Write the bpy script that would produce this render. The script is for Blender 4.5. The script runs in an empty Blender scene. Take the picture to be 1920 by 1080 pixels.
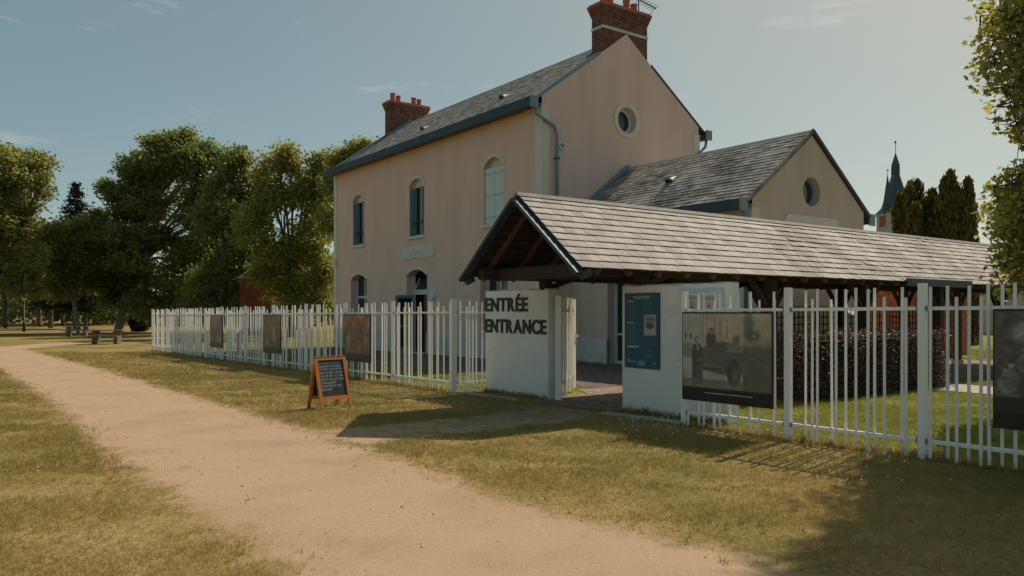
import bpy, bmesh, math, random
import numpy as np
from mathutils import Vector, Matrix

random.seed(7)
RNG = np.random.default_rng(7)
SC = bpy.context.scene
COL = SC.collection

# ------------------------------------------------------------------ camera, sky, sun, exposure
F_PX, HZ, EYE = 1480.0, 583.0, 1.5            # focal length in photo pixels, horizon row, eye height
cam_d = bpy.data.cameras.new('camera')
cam_d.sensor_width = 36.0
cam_d.lens = 36.0 * F_PX / 1920.0
cam_d.shift_y = (HZ - 540.0) / 1920.0
cam_d.clip_start = 0.1
cam_d.clip_end = 3000.0
cam = bpy.data.objects.new('camera', cam_d)
COL.objects.link(cam)
cam.location = (0, 0, EYE)
cam.rotation_euler = (math.radians(90), 0, 0)
SC.camera = cam

SUN_AZ = math.atan2(0.66, 0.75)               # clockwise from +Y
SUN_EL = math.radians(45.3)
world = bpy.data.worlds.new('World')
SC.world = world
world.use_nodes = True
wn, wl = world.node_tree.nodes, world.node_tree.links
wn.clear()
w_out = wn.new('ShaderNodeOutputWorld')
w_bg = wn.new('ShaderNodeBackground')
w_sky = wn.new('ShaderNodeTexSky')
w_sky.sky_type = 'NISHITA'
w_sky.sun_disc = False
w_sky.sun_elevation = SUN_EL
w_sky.sun_rotation = SUN_AZ
w_sky.altitude = 50
w_sky.air_density = 0.5
w_sky.dust_density = 1.0
w_sky.ozone_density = 4.0
w_hsv = wn.new('ShaderNodeHueSaturation')
w_hsv.inputs['Saturation'].default_value = 1.8
w_hsv.inputs['Hue'].default_value = 0.5
w_gam = wn.new('ShaderNodeGamma')
w_gam.inputs['Gamma'].default_value = 0.5
w_cm = wn.new('ShaderNodeMix'); w_cm.data_type = 'RGBA'
w_tc = wn.new('ShaderNodeTexCoord')
w_map = wn.new('ShaderNodeMapping')
w_map.inputs['Scale'].default_value = (3.2, 3.2, 15.0)
w_map.inputs['Location'].default_value = (8.5, 3.9, 0.0)
w_map.inputs['Rotation'].default_value = (0.0, 0.12, 0.0)
w_nz = wn.new('ShaderNodeTexNoise')
w_nz.inputs['Scale'].default_value = 2.3
w_nz.inputs['Detail'].default_value = 7.0
w_nz.inputs['Roughness'].default_value = 0.62
w_rp = wn.new('ShaderNodeValToRGB')
w_rp.color_ramp.elements[0].position = 0.62
w_rp.color_ramp.elements[1].position = 0.86
w_rp.color_ramp.elements[1].color = (0.42, 0.42, 0.42, 1)
w_bg.inputs['Strength'].default_value = 0.14
wl.new(w_sky.outputs[0], w_gam.inputs['Color'])
w_tint = wn.new('ShaderNodeMix'); w_tint.data_type = 'RGBA'; w_tint.blend_type = 'MULTIPLY'
w_tint.inputs['Factor'].default_value = 1.0
w_tint.inputs[7].default_value = (1.68, 1.57, 1.22, 1)      # cast of the photograph's white balance
wl.new(w_gam.outputs[0], w_tint.inputs[6])
wl.new(w_tint.outputs[2], w_hsv.inputs['Color'])
wl.new(w_tc.outputs['Generated'], w_map.inputs['Vector'])
wl.new(w_map.outputs[0], w_nz.inputs['Vector'])
wl.new(w_nz.outputs['Fac'], w_rp.inputs[0])
wl.new(w_rp.outputs[0], w_cm.inputs['Factor'])
wl.new(w_hsv.outputs[0], w_cm.inputs[6])
w_cm.inputs[7].default_value = (5.6, 5.2, 4.8, 1)
wl.new(w_cm.outputs[2], w_bg.inputs['Color'])
wl.new(w_bg.outputs[0], w_out.inputs['Surface'])

sun_d = bpy.data.lights.new('sun', 'SUN')
sun_d.energy = 3.6
sun_d.angle = math.radians(0.5)
sun_d.color = (1.0, 0.89, 0.74)
sun = bpy.data.objects.new('sun', sun_d)
COL.objects.link(sun)
_ts = Vector((math.sin(SUN_AZ) * math.cos(SUN_EL), math.cos(SUN_AZ) * math.cos(SUN_EL), math.sin(SUN_EL)))
sun.rotation_euler = (-_ts).to_track_quat('-Z', 'Y').to_euler()
sun.location = _ts * 60

vs = SC.view_settings
vs.view_transform = 'Standard'
vs.look = 'None'
vs.exposure = 0.16
vs.gamma = 1.0
vs.use_curve_mapping = False
SC.cycles.max_bounces = 10
SC.cycles.diffuse_bounces = 7
SC.cycles.transparent_max_bounces = 8

# ------------------------------------------------------------------ geometry of the place
A36 = math.radians(36)
UX, UY = math.sin(A36), -math.cos(A36)        # along the house towards the viewer
VX, VY = math.cos(A36), math.sin(A36)         # away, to the right
ROT_UV = math.atan2(UY, UX)
AF = math.radians(37.4)
FX, FY = math.sin(AF), -math.cos(AF)          # run of the fence
ROT_F = math.atan2(FY, FX)

def gz(x, y):
    d = -UX * x - UY * y
    return -0.006 * (min(max(d, -15.0), 75.0) - 4.0)

def G(px, py):
    """the ground point that shows at a photo pixel"""
    t = (px - 960.0) / F_PX
    z = 0.0
    for _ in range(30):
        Y = (EYE - z) * F_PX / (py - HZ)
        z = gz(t * Y, Y)
    return Vector((t * Y, Y, z))

def at(px, py, Y):
    return Vector(((px - 960.0) / F_PX * Y, Y, EYE + (HZ - py) / F_PX * Y))

# ------------------------------------------------------------------ materials
def nd(nt, kind, **kw):
    n = nt.nodes.new(kind)
    for k, v in kw.items():
        if k in n.inputs.keys():
            n.inputs[k].default_value = v
        else:
            setattr(n, k, v)
    return n

def rgba(c):
    return (c[0], c[1], c[2], 1.0)

MATS = {}
def mat(name, c1, c2=None, scale=3.0, rough=0.8, bump=0.0, bscale=40.0, spec=0.3, metal=0.0,
        c3=None, scale3=0.7, lo3=0.5, hi3=0.7, orand=0.0, irand=0.0, stretch=(1, 1, 1), detail=5.0, lo=0.35, hi=0.65):
    """plain procedural surface: two tones by noise, an optional third as stains, fine relief"""
    m = bpy.data.materials.new(name); m.use_nodes = True
    nt = m.node_tree; L = nt.links.new
    b = nt.nodes['Principled BSDF']
    b.inputs['Roughness'].default_value = rough
    b.inputs['Metallic'].default_value = metal
    b.inputs['Specular IOR Level'].default_value = spec
    tc = nd(nt, 'ShaderNodeTexCoord')
    mp = nd(nt, 'ShaderNodeMapping'); mp.inputs['Scale'].default_value = stretch
    L(tc.outputs['Object'], mp.inputs['Vector'])
    col = None
    if c2 is not None:
        nz = nd(nt, 'ShaderNodeTexNoise', Scale=scale, Detail=detail, Roughness=0.6)
        L(mp.outputs[0], nz.inputs['Vector'])
        rp = nd(nt, 'ShaderNodeValToRGB')
        rp.color_ramp.elements[0].position = lo; rp.color_ramp.elements[0].color = rgba(c1)
        rp.color_ramp.elements[1].position = hi; rp.color_ramp.elements[1].color = rgba(c2)
        L(nz.outputs['Fac'], rp.inputs[0])
        col = rp.outputs[0]
    else:
        rg = nd(nt, 'ShaderNodeRGB'); rg.outputs[0].default_value = rgba(c1); col = rg.outputs[0]
    if c3 is not None:
        nz = nd(nt, 'ShaderNodeTexNoise', Scale=scale3, Detail=6.0, Roughness=0.65)
        L(mp.outputs[0], nz.inputs['Vector'])
        rp = nd(nt, 'ShaderNodeValToRGB')
        rp.color_ramp.elements[0].position = lo3; rp.color_ramp.elements[0].color = (0, 0, 0, 1)
        rp.color_ramp.elements[1].position = hi3; rp.color_ramp.elements[1].color = (1, 1, 1, 1)
        L(nz.outputs['Fac'], rp.inputs[0])
        mx = nd(nt, 'ShaderNodeMix'); mx.data_type = 'RGBA'
        L(rp.outputs[0], mx.inputs['Factor']); L(col, mx.inputs[6]); mx.inputs[7].default_value = rgba(c3)
        col = mx.outputs[2]
    if orand or irand:
        src = nd(nt, 'ShaderNodeObjectInfo').outputs['Random'] if orand else nd(nt, 'ShaderNodeNewGeometry').outputs['Random Per Island']
        k = orand or irand
        mr = nd(nt, 'ShaderNodeMapRange'); mr.inputs['To Min'].default_value = 1 - k; mr.inputs['To Max'].default_value = 1 + k
        L(src, mr.inputs['Value'])
        hs = nd(nt, 'ShaderNodeHueSaturation')
        L(mr.outputs[0], hs.inputs['Value']); L(col, hs.inputs['Color'])
        col = hs.outputs[0]
    L(col, b.inputs['Base Color'])
    if bump:
        nz = nd(nt, 'ShaderNodeTexNoise', Scale=bscale, Detail=6.0, Roughness=0.6)
        L(mp.outputs[0], nz.inputs['Vector'])
        bp = nd(nt, 'ShaderNodeBump', Strength=bump, Distance=0.02)
        L(nz.outputs['Fac'], bp.inputs['Height']); L(bp.outputs[0], b.inputs['Normal'])
    MATS[name] = m
    return m

def brick_mat(name, c1, c2, mortar, bw=0.22, bh=0.068, axis='wall'):
    m = bpy.data.materials.new(name); m.use_nodes = True
    nt = m.node_tree; L = nt.links.new
    b = nt.nodes['Principled BSDF']; b.inputs['Roughness'].default_value = 0.9; b.inputs['Specular IOR Level'].default_value = 0.2
    tc = nd(nt, 'ShaderNodeTexCoord'); sp = nd(nt, 'ShaderNodeSeparateXYZ'); L(tc.outputs['Object'], sp.inputs[0])
    cb = nd(nt, 'ShaderNodeCombineXYZ')
    if axis == 'wall':
        ad = nd(nt, 'ShaderNodeMath'); ad.operation = 'ADD'
        L(sp.outputs[0], ad.inputs[0]); L(sp.outputs[1], ad.inputs[1])
        L(ad.outputs[0], cb.inputs[0]); L(sp.outputs[2], cb.inputs[1])
    else:
        L(sp.outputs[0], cb.inputs[0]); L(sp.outputs[1], cb.inputs[1])
    bt = nd(nt, 'ShaderNodeTexBrick')
    bt.inputs['Color1'].default_value = rgba(c1); bt.inputs['Color2'].default_value = rgba(c2); bt.inputs['Mortar'].default_value = rgba(mortar)
    bt.inputs['Scale'].default_value = 1.0; bt.inputs['Brick Width'].default_value = bw; bt.inputs['Row Height'].default_value = bh
    bt.inputs['Mortar Size'].default_value = 0.009; bt.inputs['Bias'].default_value = -0.1
    L(cb.outputs[0], bt.inputs['Vector'])
    nz = nd(nt, 'ShaderNodeTexNoise', Scale=7.0, Detail=6.0); L(tc.outputs['Object'], nz.inputs['Vector'])
    mr = nd(nt, 'ShaderNodeMapRange'); mr.inputs['From Min'].default_value = 0.3; mr.inputs['From Max'].default_value = 0.7
    mr.inputs['To Min'].default_value = 0.45; mr.inputs['To Max'].default_value = 1.25
    L(nz.outputs['Fac'], mr.inputs['Value'])
    hs = nd(nt, 'ShaderNodeHueSaturation'); L(mr.outputs[0], hs.inputs['Value']); L(bt.outputs['Color'], hs.inputs['Color'])
    L(hs.outputs[0], b.inputs['Base Color'])
    bp = nd(nt, 'ShaderNodeBump', Strength=0.7, Distance=0.01); bp.invert = True
    L(bt.outputs['Fac'], bp.inputs['Height']); L(bp.outputs[0], b.inputs['Normal'])
    MATS[name] = m
    return m

def leaf_mat(name, dark, light, trans=0.35, patch=0.5, tint=(0.25, 0.27, 0.04)):
    """thin leaf: some light goes through; tone varies leaf by leaf and branch by branch"""
    m = bpy.data.materials.new(name); m.use_nodes = True
    nt = m.node_tree; L = nt.links.new; nt.nodes.clear()
    out = nd(nt, 'ShaderNodeOutputMaterial')
    geo = nd(nt, 'ShaderNodeNewGeometry'); tc = nd(nt, 'ShaderNodeTexCoord')
    nz = nd(nt, 'ShaderNodeTexNoise', Scale=patch, Detail=3.0); L(tc.outputs['Object'], nz.inputs['Vector'])
    ad = nd(nt, 'ShaderNodeMath'); ad.operation = 'ADD'
    m1 = nd(nt, 'ShaderNodeMath'); m1.operation = 'MULTIPLY'; m1.inputs[1].default_value = 0.55
    L(geo.outputs['Random Per Island'], m1.inputs[0]); L(m1.outputs[0], ad.inputs[0])
    m2 = nd(nt, 'ShaderNodeMath'); m2.operation = 'MULTIPLY_ADD'; m2.inputs[1].default_value = 1.5; m2.inputs[2].default_value = -0.52
    L(nz.outputs['Fac'], m2.inputs[0]); L(m2.outputs[0], ad.inputs[1])
    rp = nd(nt, 'ShaderNodeValToRGB')
    rp.color_ramp.elements[0].color = rgba(dark); rp.color_ramp.elements[1].color = rgba(light)
    L(ad.outputs[0], rp.inputs[0])
    df = nd(nt, 'ShaderNodeBsdfPrincipled'); df.inputs['Roughness'].default_value = 0.55; df.inputs['Specular IOR Level'].default_value = 0.25
    L(rp.outputs[0], df.inputs['Base Color'])
    tr = nd(nt, 'ShaderNodeBsdfTranslucent')
    mx0 = nd(nt, 'ShaderNodeMix'); mx0.data_type = 'RGBA'; mx0.inputs['Factor'].default_value = 0.5
    L(rp.outputs[0], mx0.inputs[6]); mx0.inputs[7].default_value = rgba(tint); L(mx0.outputs[2], tr.inputs['Color'])
    mx = nd(nt, 'ShaderNodeMixShader'); mx.inputs[0].default_value = trans
    L(df.outputs[0], mx.inputs[1]); L(tr.outputs[0], mx.inputs[2]); L(mx.outputs[0], out.inputs['Surface'])
    MATS[name] = m
    return m

def print_mat(name, rough=0.45):
    """flat print: colours held by the mesh"""
    m = bpy.data.materials.new(name); m.use_nodes = True
    nt = m.node_tree; b = nt.nodes['Principled BSDF']; b.inputs['Roughness'].default_value = rough
    at_ = nd(nt, 'ShaderNodeAttribute'); at_.attribute_name = 'print'
    nt.links.new(at_.outputs['Color'], b.inputs['Base Color'])
    MATS[name] = m
    return m

mat('stucco', (0.71, 0.51, 0.43), (0.75, 0.55, 0.465), scale=1.3, rough=0.92, bump=0.25, bscale=90, c3=(0.63, 0.455, 0.38), scale3=1.1, lo3=0.5, hi3=0.85, spec=0.15, stretch=(1, 1, 0.3))
mat('stucco_annex', (0.55, 0.45, 0.35), (0.60, 0.50, 0.395), scale=1.3, rough=0.92, bump=0.25, bscale=90, c3=(0.46, 0.375, 0.29), scale3=1.1, lo3=0.5, hi3=0.85, spec=0.15, stretch=(1, 1, 0.3))
mat('stone', (0.62, 0.60, 0.52), (0.68, 0.66, 0.58), scale=4, rough=0.85, bump=0.15, bscale=50, spec=0.2)
mat('plinth_stone', (0.50, 0.50, 0.46), (0.62, 0.61, 0.57), scale=2.5, rough=0.9, bump=0.4, bscale=25, c3=(0.33, 0.34, 0.32), scale3=1.8, lo3=0.55, hi3=0.8)
mat('slate', (0.32, 0.29, 0.265), (0.46, 0.42, 0.385), scale=2.2, rough=0.62, bump=0.5, bscale=30, c3=(0.20, 0.18, 0.165), scale3=1.0, irand=0.28, spec=0.4)
mat('slate_annex', (0.25, 0.22, 0.20), (0.40, 0.36, 0.325), scale=1.6, rough=0.65, bump=0.5, bscale=30, c3=(0.115, 0.10, 0.09), scale3=0.9, lo3=0.48, hi3=0.62, irand=0.32, spec=0.35)
mat('slate_walk', (0.34, 0.295, 0.255), (0.48, 0.425, 0.375), scale=5.0, rough=0.7, bump=0.7, bscale=30, c3=(0.19, 0.158, 0.135), scale3=0.8, lo3=0.44, hi3=0.62, orand=0.24, spec=0.25)
mat('slate_walk_joined', (0.34, 0.295, 0.255), (0.48, 0.425, 0.375), scale=5.0, rough=0.7, bump=0.7, bscale=30, c3=(0.19, 0.158, 0.135), scale3=0.8, lo3=0.44, hi3=0.62, irand=0.24, spec=0.25)
mat('ridge_slate', (0.20, 0.18, 0.16), (0.27, 0.245, 0.22), scale=4, rough=0.75, spec=0.15, bump=0.2)
mat('roof_deck', (0.045, 0.036, 0.03), (0.065, 0.05, 0.04), scale=5, rough=0.9)
mat('zinc', (0.15, 0.225, 0.265), (0.19, 0.26, 0.30), scale=2, rough=0.5, spec=0.5, bump=0.05)
mat('zinc_dark', (0.030, 0.055, 0.075), (0.045, 0.07, 0.09), scale=2, rough=0.55, spec=0.3)
mat('zinc_pale', (0.31, 0.285, 0.255), (0.38, 0.35, 0.315), scale=3, rough=0.5, spec=0.5)
mat('shutter_paint', (0.56, 0.68, 0.68), (0.60, 0.72, 0.72), scale=3, rough=0.6)
mat('frame_paint', (0.45, 0.56, 0.58), (0.50, 0.60, 0.62), scale=3, rough=0.5)
mat('blue_grey_paint', (0.16, 0.27, 0.31), (0.20, 0.31, 0.35), scale=3, rough=0.55)
mat('iron', (0.015, 0.017, 0.02), (0.03, 0.03, 0.034), scale=10, rough=0.55)
mat('curtain', (0.30, 0.27, 0.24), (0.38, 0.35, 0.31), scale=6, rough=0.9, stretch=(8, 8, 0.3))
mat('door_brown', (0.10, 0.06, 0.045), (0.13, 0.08, 0.06), scale=4, rough=0.6)
mat('wood_dark', (0.035, 0.024, 0.019), (0.065, 0.043, 0.032), scale=4, rough=0.8, bump=0.3, bscale=20, stretch=(6, 0.6, 6))
mat('wood_rafter', (0.11, 0.062, 0.036), (0.17, 0.098, 0.055), scale=5, rough=0.75, bump=0.2, bscale=20)
mat('white_paint', (0.82, 0.80, 0.76), (0.87, 0.85, 0.81), scale=1.5, rough=0.45, spec=0.4, c3=(0.62, 0.59, 0.53), scale3=4.0, lo3=0.6, hi3=0.85)
mat('render_white', (0.74, 0.725, 0.67), (0.81, 0.79, 0.74), scale=1.4, rough=0.9, bump=0.35, bscale=60, c3=(0.60, 0.58, 0.53), scale3=1.6, lo3=0.52, hi3=0.8)
mat('render_cap', (0.40, 0.35, 0.30), (0.56, 0.52, 0.47), scale=5, rough=0.95, bump=0.5, bscale=30)
mat('black_letter', (0.018, 0.017, 0.016), (0.026, 0.024, 0.022), scale=6, rough=0.5)
mat('orange_wood', (0.58, 0.19, 0.05), (0.68, 0.25, 0.075), scale=4, rough=0.5, stretch=(4, 4, 0.6))
mat('chalkboard', (0.035, 0.045, 0.055), (0.055, 0.065, 0.075), scale=5, rough=0.7)
mat('chalk', (0.55, 0.56, 0.55), (0.42, 0.44, 0.44), scale=60, rough=0.95)
mat('panel_black', (0.028, 0.022, 0.018), (0.036, 0.028, 0.022), scale=4, rough=0.5)
mat('steel', (0.55, 0.54, 0.52), None, rough=0.3, metal=0.9)
mat('terracotta', (0.34, 0.12, 0.075), (0.42, 0.16, 0.10), scale=8, rough=0.85)
mat('antenna', (0.10, 0.11, 0.12), None, rough=0.4, metal=0.7)
mat('lamp_glass', (0.45, 0.60, 0.63), (0.52, 0.66, 0.68), scale=4, rough=0.3)
mat('lamp_green', (0.012, 0.035, 0.03), (0.018, 0.045, 0.038), scale=5, rough=0.45)
mat('old_wood', (0.14, 0.105, 0.08), (0.22, 0.17, 0.13), scale=6, rough=0.9, bump=0.3, stretch=(1, 6, 6))
mat('bark', (0.075, 0.055, 0.04), (0.15, 0.115, 0.085), scale=5, rough=0.95, bump=0.8, bscale=14, stretch=(3, 3, 0.6))
mat('bark_pale', (0.20, 0.165, 0.125), (0.30, 0.25, 0.19), scale=5, rough=0.95, bump=0.6, bscale=14, stretch=(3, 3, 0.6))
mat('concrete', (0.38, 0.35, 0.30), (0.48, 0.44, 0.38), scale=5, rough=0.95, bump=0.4, bscale=40)
mat('trellis', (0.028, 0.018, 0.014), (0.04, 0.026, 0.02), scale=6, rough=0.8)
mat('church_slate', (0.045, 0.075, 0.095), (0.065, 0.095, 0.115), scale=0.5, rough=0.55)
mat('church_stone', (0.36, 0.34, 0.30), (0.45, 0.42, 0.37), scale=0.6, rough=0.9)
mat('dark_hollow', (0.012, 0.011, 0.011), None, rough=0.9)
mat('brick_dark_red', (0.16, 0.042, 0.022), (0.20, 0.055, 0.03), scale=1.5, rough=0.9)
brick_mat('chimney_brick', (0.25, 0.088, 0.058), (0.15, 0.056, 0.042), (0.19, 0.15, 0.125))
brick_mat('orange_brick', (0.50, 0.15, 0.07), (0.42, 0.12, 0.055), (0.42, 0.20, 0.12))
brick_mat('pavers', (0.21, 0.165, 0.135), (0.16, 0.13, 0.11), (0.10, 0.085, 0.07), bw=0.24, bh=0.12, axis='floor')
brick_mat('pavers_pink', (0.38, 0.27, 0.21), (0.32, 0.23, 0.18), (0.24, 0.18, 0.14), bw=0.22, bh=0.11, axis='floor')
leaf_mat('leaf_dark', (0.085, 0.115, 0.036), (0.25, 0.275, 0.08), trans=0.5, patch=0.35, tint=(0.46, 0.52, 0.12))
leaf_mat('leaf_mid', (0.10, 0.125, 0.034), (0.31, 0.30, 0.075), trans=0.5, patch=0.4, tint=(0.56, 0.53, 0.11))
leaf_mat('leaf_light', (0.12, 0.14, 0.042), (0.33, 0.315, 0.09), trans=0.52, patch=0.4, tint=(0.56, 0.56, 0.15))
leaf_mat('leaf_conifer', (0.010, 0.020, 0.017), (0.028, 0.042, 0.032), trans=0.12, patch=0.4, tint=(0.03, 0.05, 0.03))
leaf_mat('leaf_yew', (0.03, 0.034, 0.01), (0.19, 0.15, 0.03), trans=0.28, patch=0.9, tint=(0.25, 0.2, 0.03))
leaf_mat('leaf_near', (0.07, 0.09, 0.02), (0.30, 0.28, 0.06), trans=0.55, patch=0.7, tint=(0.84, 0.76, 0.15))
leaf_mat('leaf_purple', (0.055, 0.040, 0.030), (0.23, 0.155, 0.12), trans=0.25, patch=1.2, tint=(0.2, 0.12, 0.08))
leaf_mat('grass_blade', (0.145, 0.13, 0.032), (0.58, 0.395, 0.155), trans=0.32, patch=0.55, tint=(0.42, 0.34, 0.08))
leaf_mat('grass_lush', (0.10, 0.135, 0.022), (0.36, 0.335, 0.07), trans=0.38, patch=0.8, tint=(0.40, 0.42, 0.07))
print_mat('print')
mat('pebble', (0.36, 0.26, 0.18), (0.58, 0.46, 0.35), scale=3.0, rough=0.9, irand=0.5)
glass = mat('glass', (0.02, 0.028, 0.032), (0.03, 0.04, 0.045), scale=1.0, rough=0.08, spec=0.6)

# ------------------------------------------------------------------ object helpers
def tag(o, label=None, cat=None, group=None, kind=None):
    if label: o['label'] = label
    if cat: o['category'] = cat
    if group: o['group'] = group
    if kind: o['kind'] = kind
    return o

def empty(name, loc=(0, 0, 0), rz=0.0):
    o = bpy.data.objects.new(name, None)
    o.empty_display_size = 0.2
    COL.objects.link(o)
    o.location = loc; o.rotation_euler = (0, 0, rz)
    return o

def link(name, me, m, parent=None, smooth=False):
    o = bpy.data.objects.new(name, me)
    COL.objects.link(o)
    if m is not None:
        me.materials.clear(); me.materials.append(MATS[m] if isinstance(m, str) else m)
    if parent is not None: o.parent = parent
    me.polygons.foreach_set('use_smooth', [bool(smooth)] * len(me.polygons))
    return o

def inst(name, me, parent, loc, rot=(0, 0, 0), scale=(1, 1, 1)):
    o = bpy.data.objects.new(name, me); COL.objects.link(o)
    o.parent = parent; o.location = loc; o.rotation_euler = rot; o.scale = scale
    return o

class MB:
    """collects shapes; build() links them as one mesh object"""
    def __init__(self): self.v = []; self.f = []
    def add(self, vs_, fs_):
        k = len(self.v); self.v += [tuple(p) for p in vs_]; self.f += [tuple(i + k for i in f) for f in fs_]
        return self
    def box(self, x0, x1, y0, y1, z0, z1):
        v = [(x, y, z) for z in (z0, z1) for y in (y0, y1) for x in (x0, x1)]
        return self.add(v, [(0, 2, 3, 1), (4, 5, 7, 6), (0, 1, 5, 4), (2, 6, 7, 3), (0, 4, 6, 2), (1, 3, 7, 5)])
    def beam(self, a, b, w, h, up=(0, 0, 1)):
        """box of section w x h from point a to point b"""
        a, b = Vector(a), Vector(b); d = (b - a).normalized(); up = Vector(up)
        s = d.cross(up)
        if s.length < 1e-4: s = d.cross(Vector((1, 0, 0)))
        s.normalize(); t = s.cross(d)
        v = []
        for p in (a, b):
            for i, j in ((-1, -1), (1, -1), (1, 1), (-1, 1)):
                v.append(p + s * (i * w / 2) + t * (j * h / 2))
        return self.add(v, [(0, 3, 2, 1), (4, 5, 6, 7), (0, 1, 5, 4), (1, 2, 6, 5), (2, 3, 7, 6), (3, 0, 4, 7)])
    def prism(self, poly, fn, d0, d1):
        """flat outline (a,b) pushed from depth d0 to d1, mapped by fn(a,b,d)"""
        n = len(poly)
        v = [fn(a, b, d0) for a, b in poly] + [fn(a, b, d1) for a, b in poly]
        f = [tuple(range(n))[::-1], tuple(range(n, 2 * n))] + [(i, (i + 1) % n, n + (i + 1) % n, n + i) for i in range(n)]
        return self.add(v, f)
    def tube(self, pts, radii, n=8, cap=True):
        pts = [Vector(p) for p in pts]
        if not hasattr(radii, '__len__'): radii = [radii] * len(pts)
        rings = []
        for i, p in enumerate(pts):
            d = (pts[min(i + 1, len(pts) - 1)] - pts[max(i - 1, 0)]).normalized()
            s = d.cross(Vector((0, 0, 1)))
            if s.length < 1e-3: s = d.cross(Vector((0, 1, 0)))
            s.normalize(); t = s.cross(d)
            rings.append([p + (s * math.cos(k * 2 * math.pi / n) + t * math.sin(k * 2 * math.pi / n)) * radii[i] for k in range(n)])
        v = [q for r in rings for q in r]
        f = []
        for i in range(len(pts) - 1):
            for k in range(n):
                f.append((i * n + k, i * n + (k + 1) % n, (i + 1) * n + (k + 1) % n, (i + 1) * n + k))
        if cap:
            f.append(tuple(range(n))[::-1]); f.append(tuple((len(pts) - 1) * n + k for k in range(n)))
        return self.add(v, f)
    def mesh(self, name='mesh'):
        me = bpy.data.meshes.new(name); me.from_pydata(self.v, [], self.f); me.polygons.foreach_set('use_smooth', [False] * len(me.polygons)); me.update(); return me
    def build(self, name, m, parent=None, smooth=False, bevel=0.0):
        o = link(name, self.mesh(name), m, parent, smooth)
        if bevel:
            bm = bmesh.new(); bm.from_mesh(o.data)
            bmesh.ops.bevel(bm, geom=list(bm.edges), offset=bevel, segments=1, affect='EDGES', clamp_overlap=True)
            bm.to_mesh(o.data); bm.free()
        return o

def holed_wall(mb, outline, holes, fn, depth):
    """a wall face with openings, and the reveals of each opening"""
    bm = bmesh.new(); ed = []
    for loop in [outline] + holes:
        vs_ = [bm.verts.new((a, b, 0)) for a, b in loop]
        ed += [bm.edges.new((vs_[i], vs_[(i + 1) % len(vs_)])) for i in range(len(vs_))]
    bmesh.ops.triangle_fill(bm, use_beauty=True, use_dissolve=False, edges=ed)
    bm.verts.index_update()
    mb.add([fn(v.co.x, v.co.y, 0.0) for v in bm.verts], [tuple(v.index for v in f.verts) for f in bm.faces])
    bm.free()
    for loop in holes:
        n = len(loop)
        mb.add([fn(a, b, 0.0) for a, b in loop] + [fn(a, b, depth) for a, b in loop],
               [(i, (i + 1) % n, n + (i + 1) % n, n + i) for i in range(n)])

def arch(a0, a1, b0, bs, bc, n=12):
    """outline of an opening with a segmental head: springing at bs, crown at bc"""
    pts = [(a0, b0), (a1, b0)]
    w = (a1 - a0) / 2; c = (a0 + a1) / 2; h = bc - bs
    R = (w * w + h * h) / (2 * h); t0 = math.asin(w / R)
    for i in range(n + 1):
        t = t0 - 2 * t0 * i / n
        pts.append((c + R * math.sin(t), bc - R + R * math.cos(t)))
    return pts

def circle(a, b, r, n=32):
    return [(a + r * math.cos(2 * math.pi * i / n), b + r * math.sin(2 * math.pi * i / n)) for i in range(n)]

def np_mesh(name, v, f):
    """mesh from numpy arrays; all faces have the same number of corners"""
    me = bpy.data.meshes.new(name); n, k = f.shape
    me.vertices.add(len(v)); me.vertices.foreach_set('co', v.astype(np.float32).ravel())
    me.loops.add(n * k); me.loops.foreach_set('vertex_index', f.astype(np.int32).ravel())
    me.polygons.add(n); me.polygons.foreach_set('loop_start', np.arange(0, n * k, k, dtype=np.int32))
    me.polygons.foreach_set('loop_total', np.full(n, k, dtype=np.int32))
    me.polygons.foreach_set('use_smooth', np.zeros(n, dtype=bool))
    me.update(calc_edges=True)
    return me

# glyph meshes are made first, while the scene is small
def text_mesh(body, size=1.0, extrude=0.0, offset=0.0):
    cu = bpy.data.curves.new('writing', 'FONT'); cu.body = body; cu.size = size; cu.extrude = extrude; cu.offset = offset
    cu.resolution_u = 3
    ob = bpy.data.objects.new('writing', cu); COL.objects.link(ob)
    dg = bpy.context.evaluated_depsgraph_get(); dg.update()
    me = bpy.data.meshes.new_from_object(ob.evaluated_get(dg))
    bpy.data.objects.remove(ob); bpy.data.curves.remove(cu)
    return me

def mesh_xy(me):
    a = np.empty(len(me.vertices) * 3, dtype=np.float32); me.vertices.foreach_get('co', a)
    return a.reshape(-1, 3)

GLYPH = {c: text_mesh(c, 1.0, 0.03, 0.026) for c in 'ENTRÉAC'}
PLAQUE = {c: text_mesh(c, 1.0, 0.03, 0.0) for c in 'Loris'}
CHALK_LINES = ['JUILLET AOÛT', 'MUSÉE OUVERT', 'TOUS LES JOURS', '10-12 ET 14-18', '15.07 ET 17.08', 'SPECTACLE "LES', 'SANGLIERS', 'SORTENT DU', 'BOIS"']
CHALK = [text_mesh(t, 1.0, 0.0, 0.006) for t in CHALK_LINES]

def place_text(me, fn, a0, a1, b0, b1, d0=0.0, d1=0.01, ref=None):
    """copy of a text mesh stretched into the rectangle a0..a1, b0..b1 and mapped by fn(a,b,depth)"""
    p = mesh_xy(me); lo, hi = p.min(0), p.max(0)
    if ref is not None: lo = lo.copy(); hi = hi.copy(); lo[1], hi[1] = ref
    out = me.copy()
    zr = max(hi[2] - lo[2], 1e-6)
    for v in out.vertices:
        a = a0 + (v.co.x - lo[0]) / max(hi[0] - lo[0], 1e-6) * (a1 - a0)
        b = b0 + (v.co.y - lo[1]) / (hi[1] - lo[1]) * (b1 - b0)
        d = d0 + (v.co.z - lo[2]) / zr * (d1 - d0) if zr > 1e-5 else d1
        v.co = fn(a, b, d)
    out.update()
    return out

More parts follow.
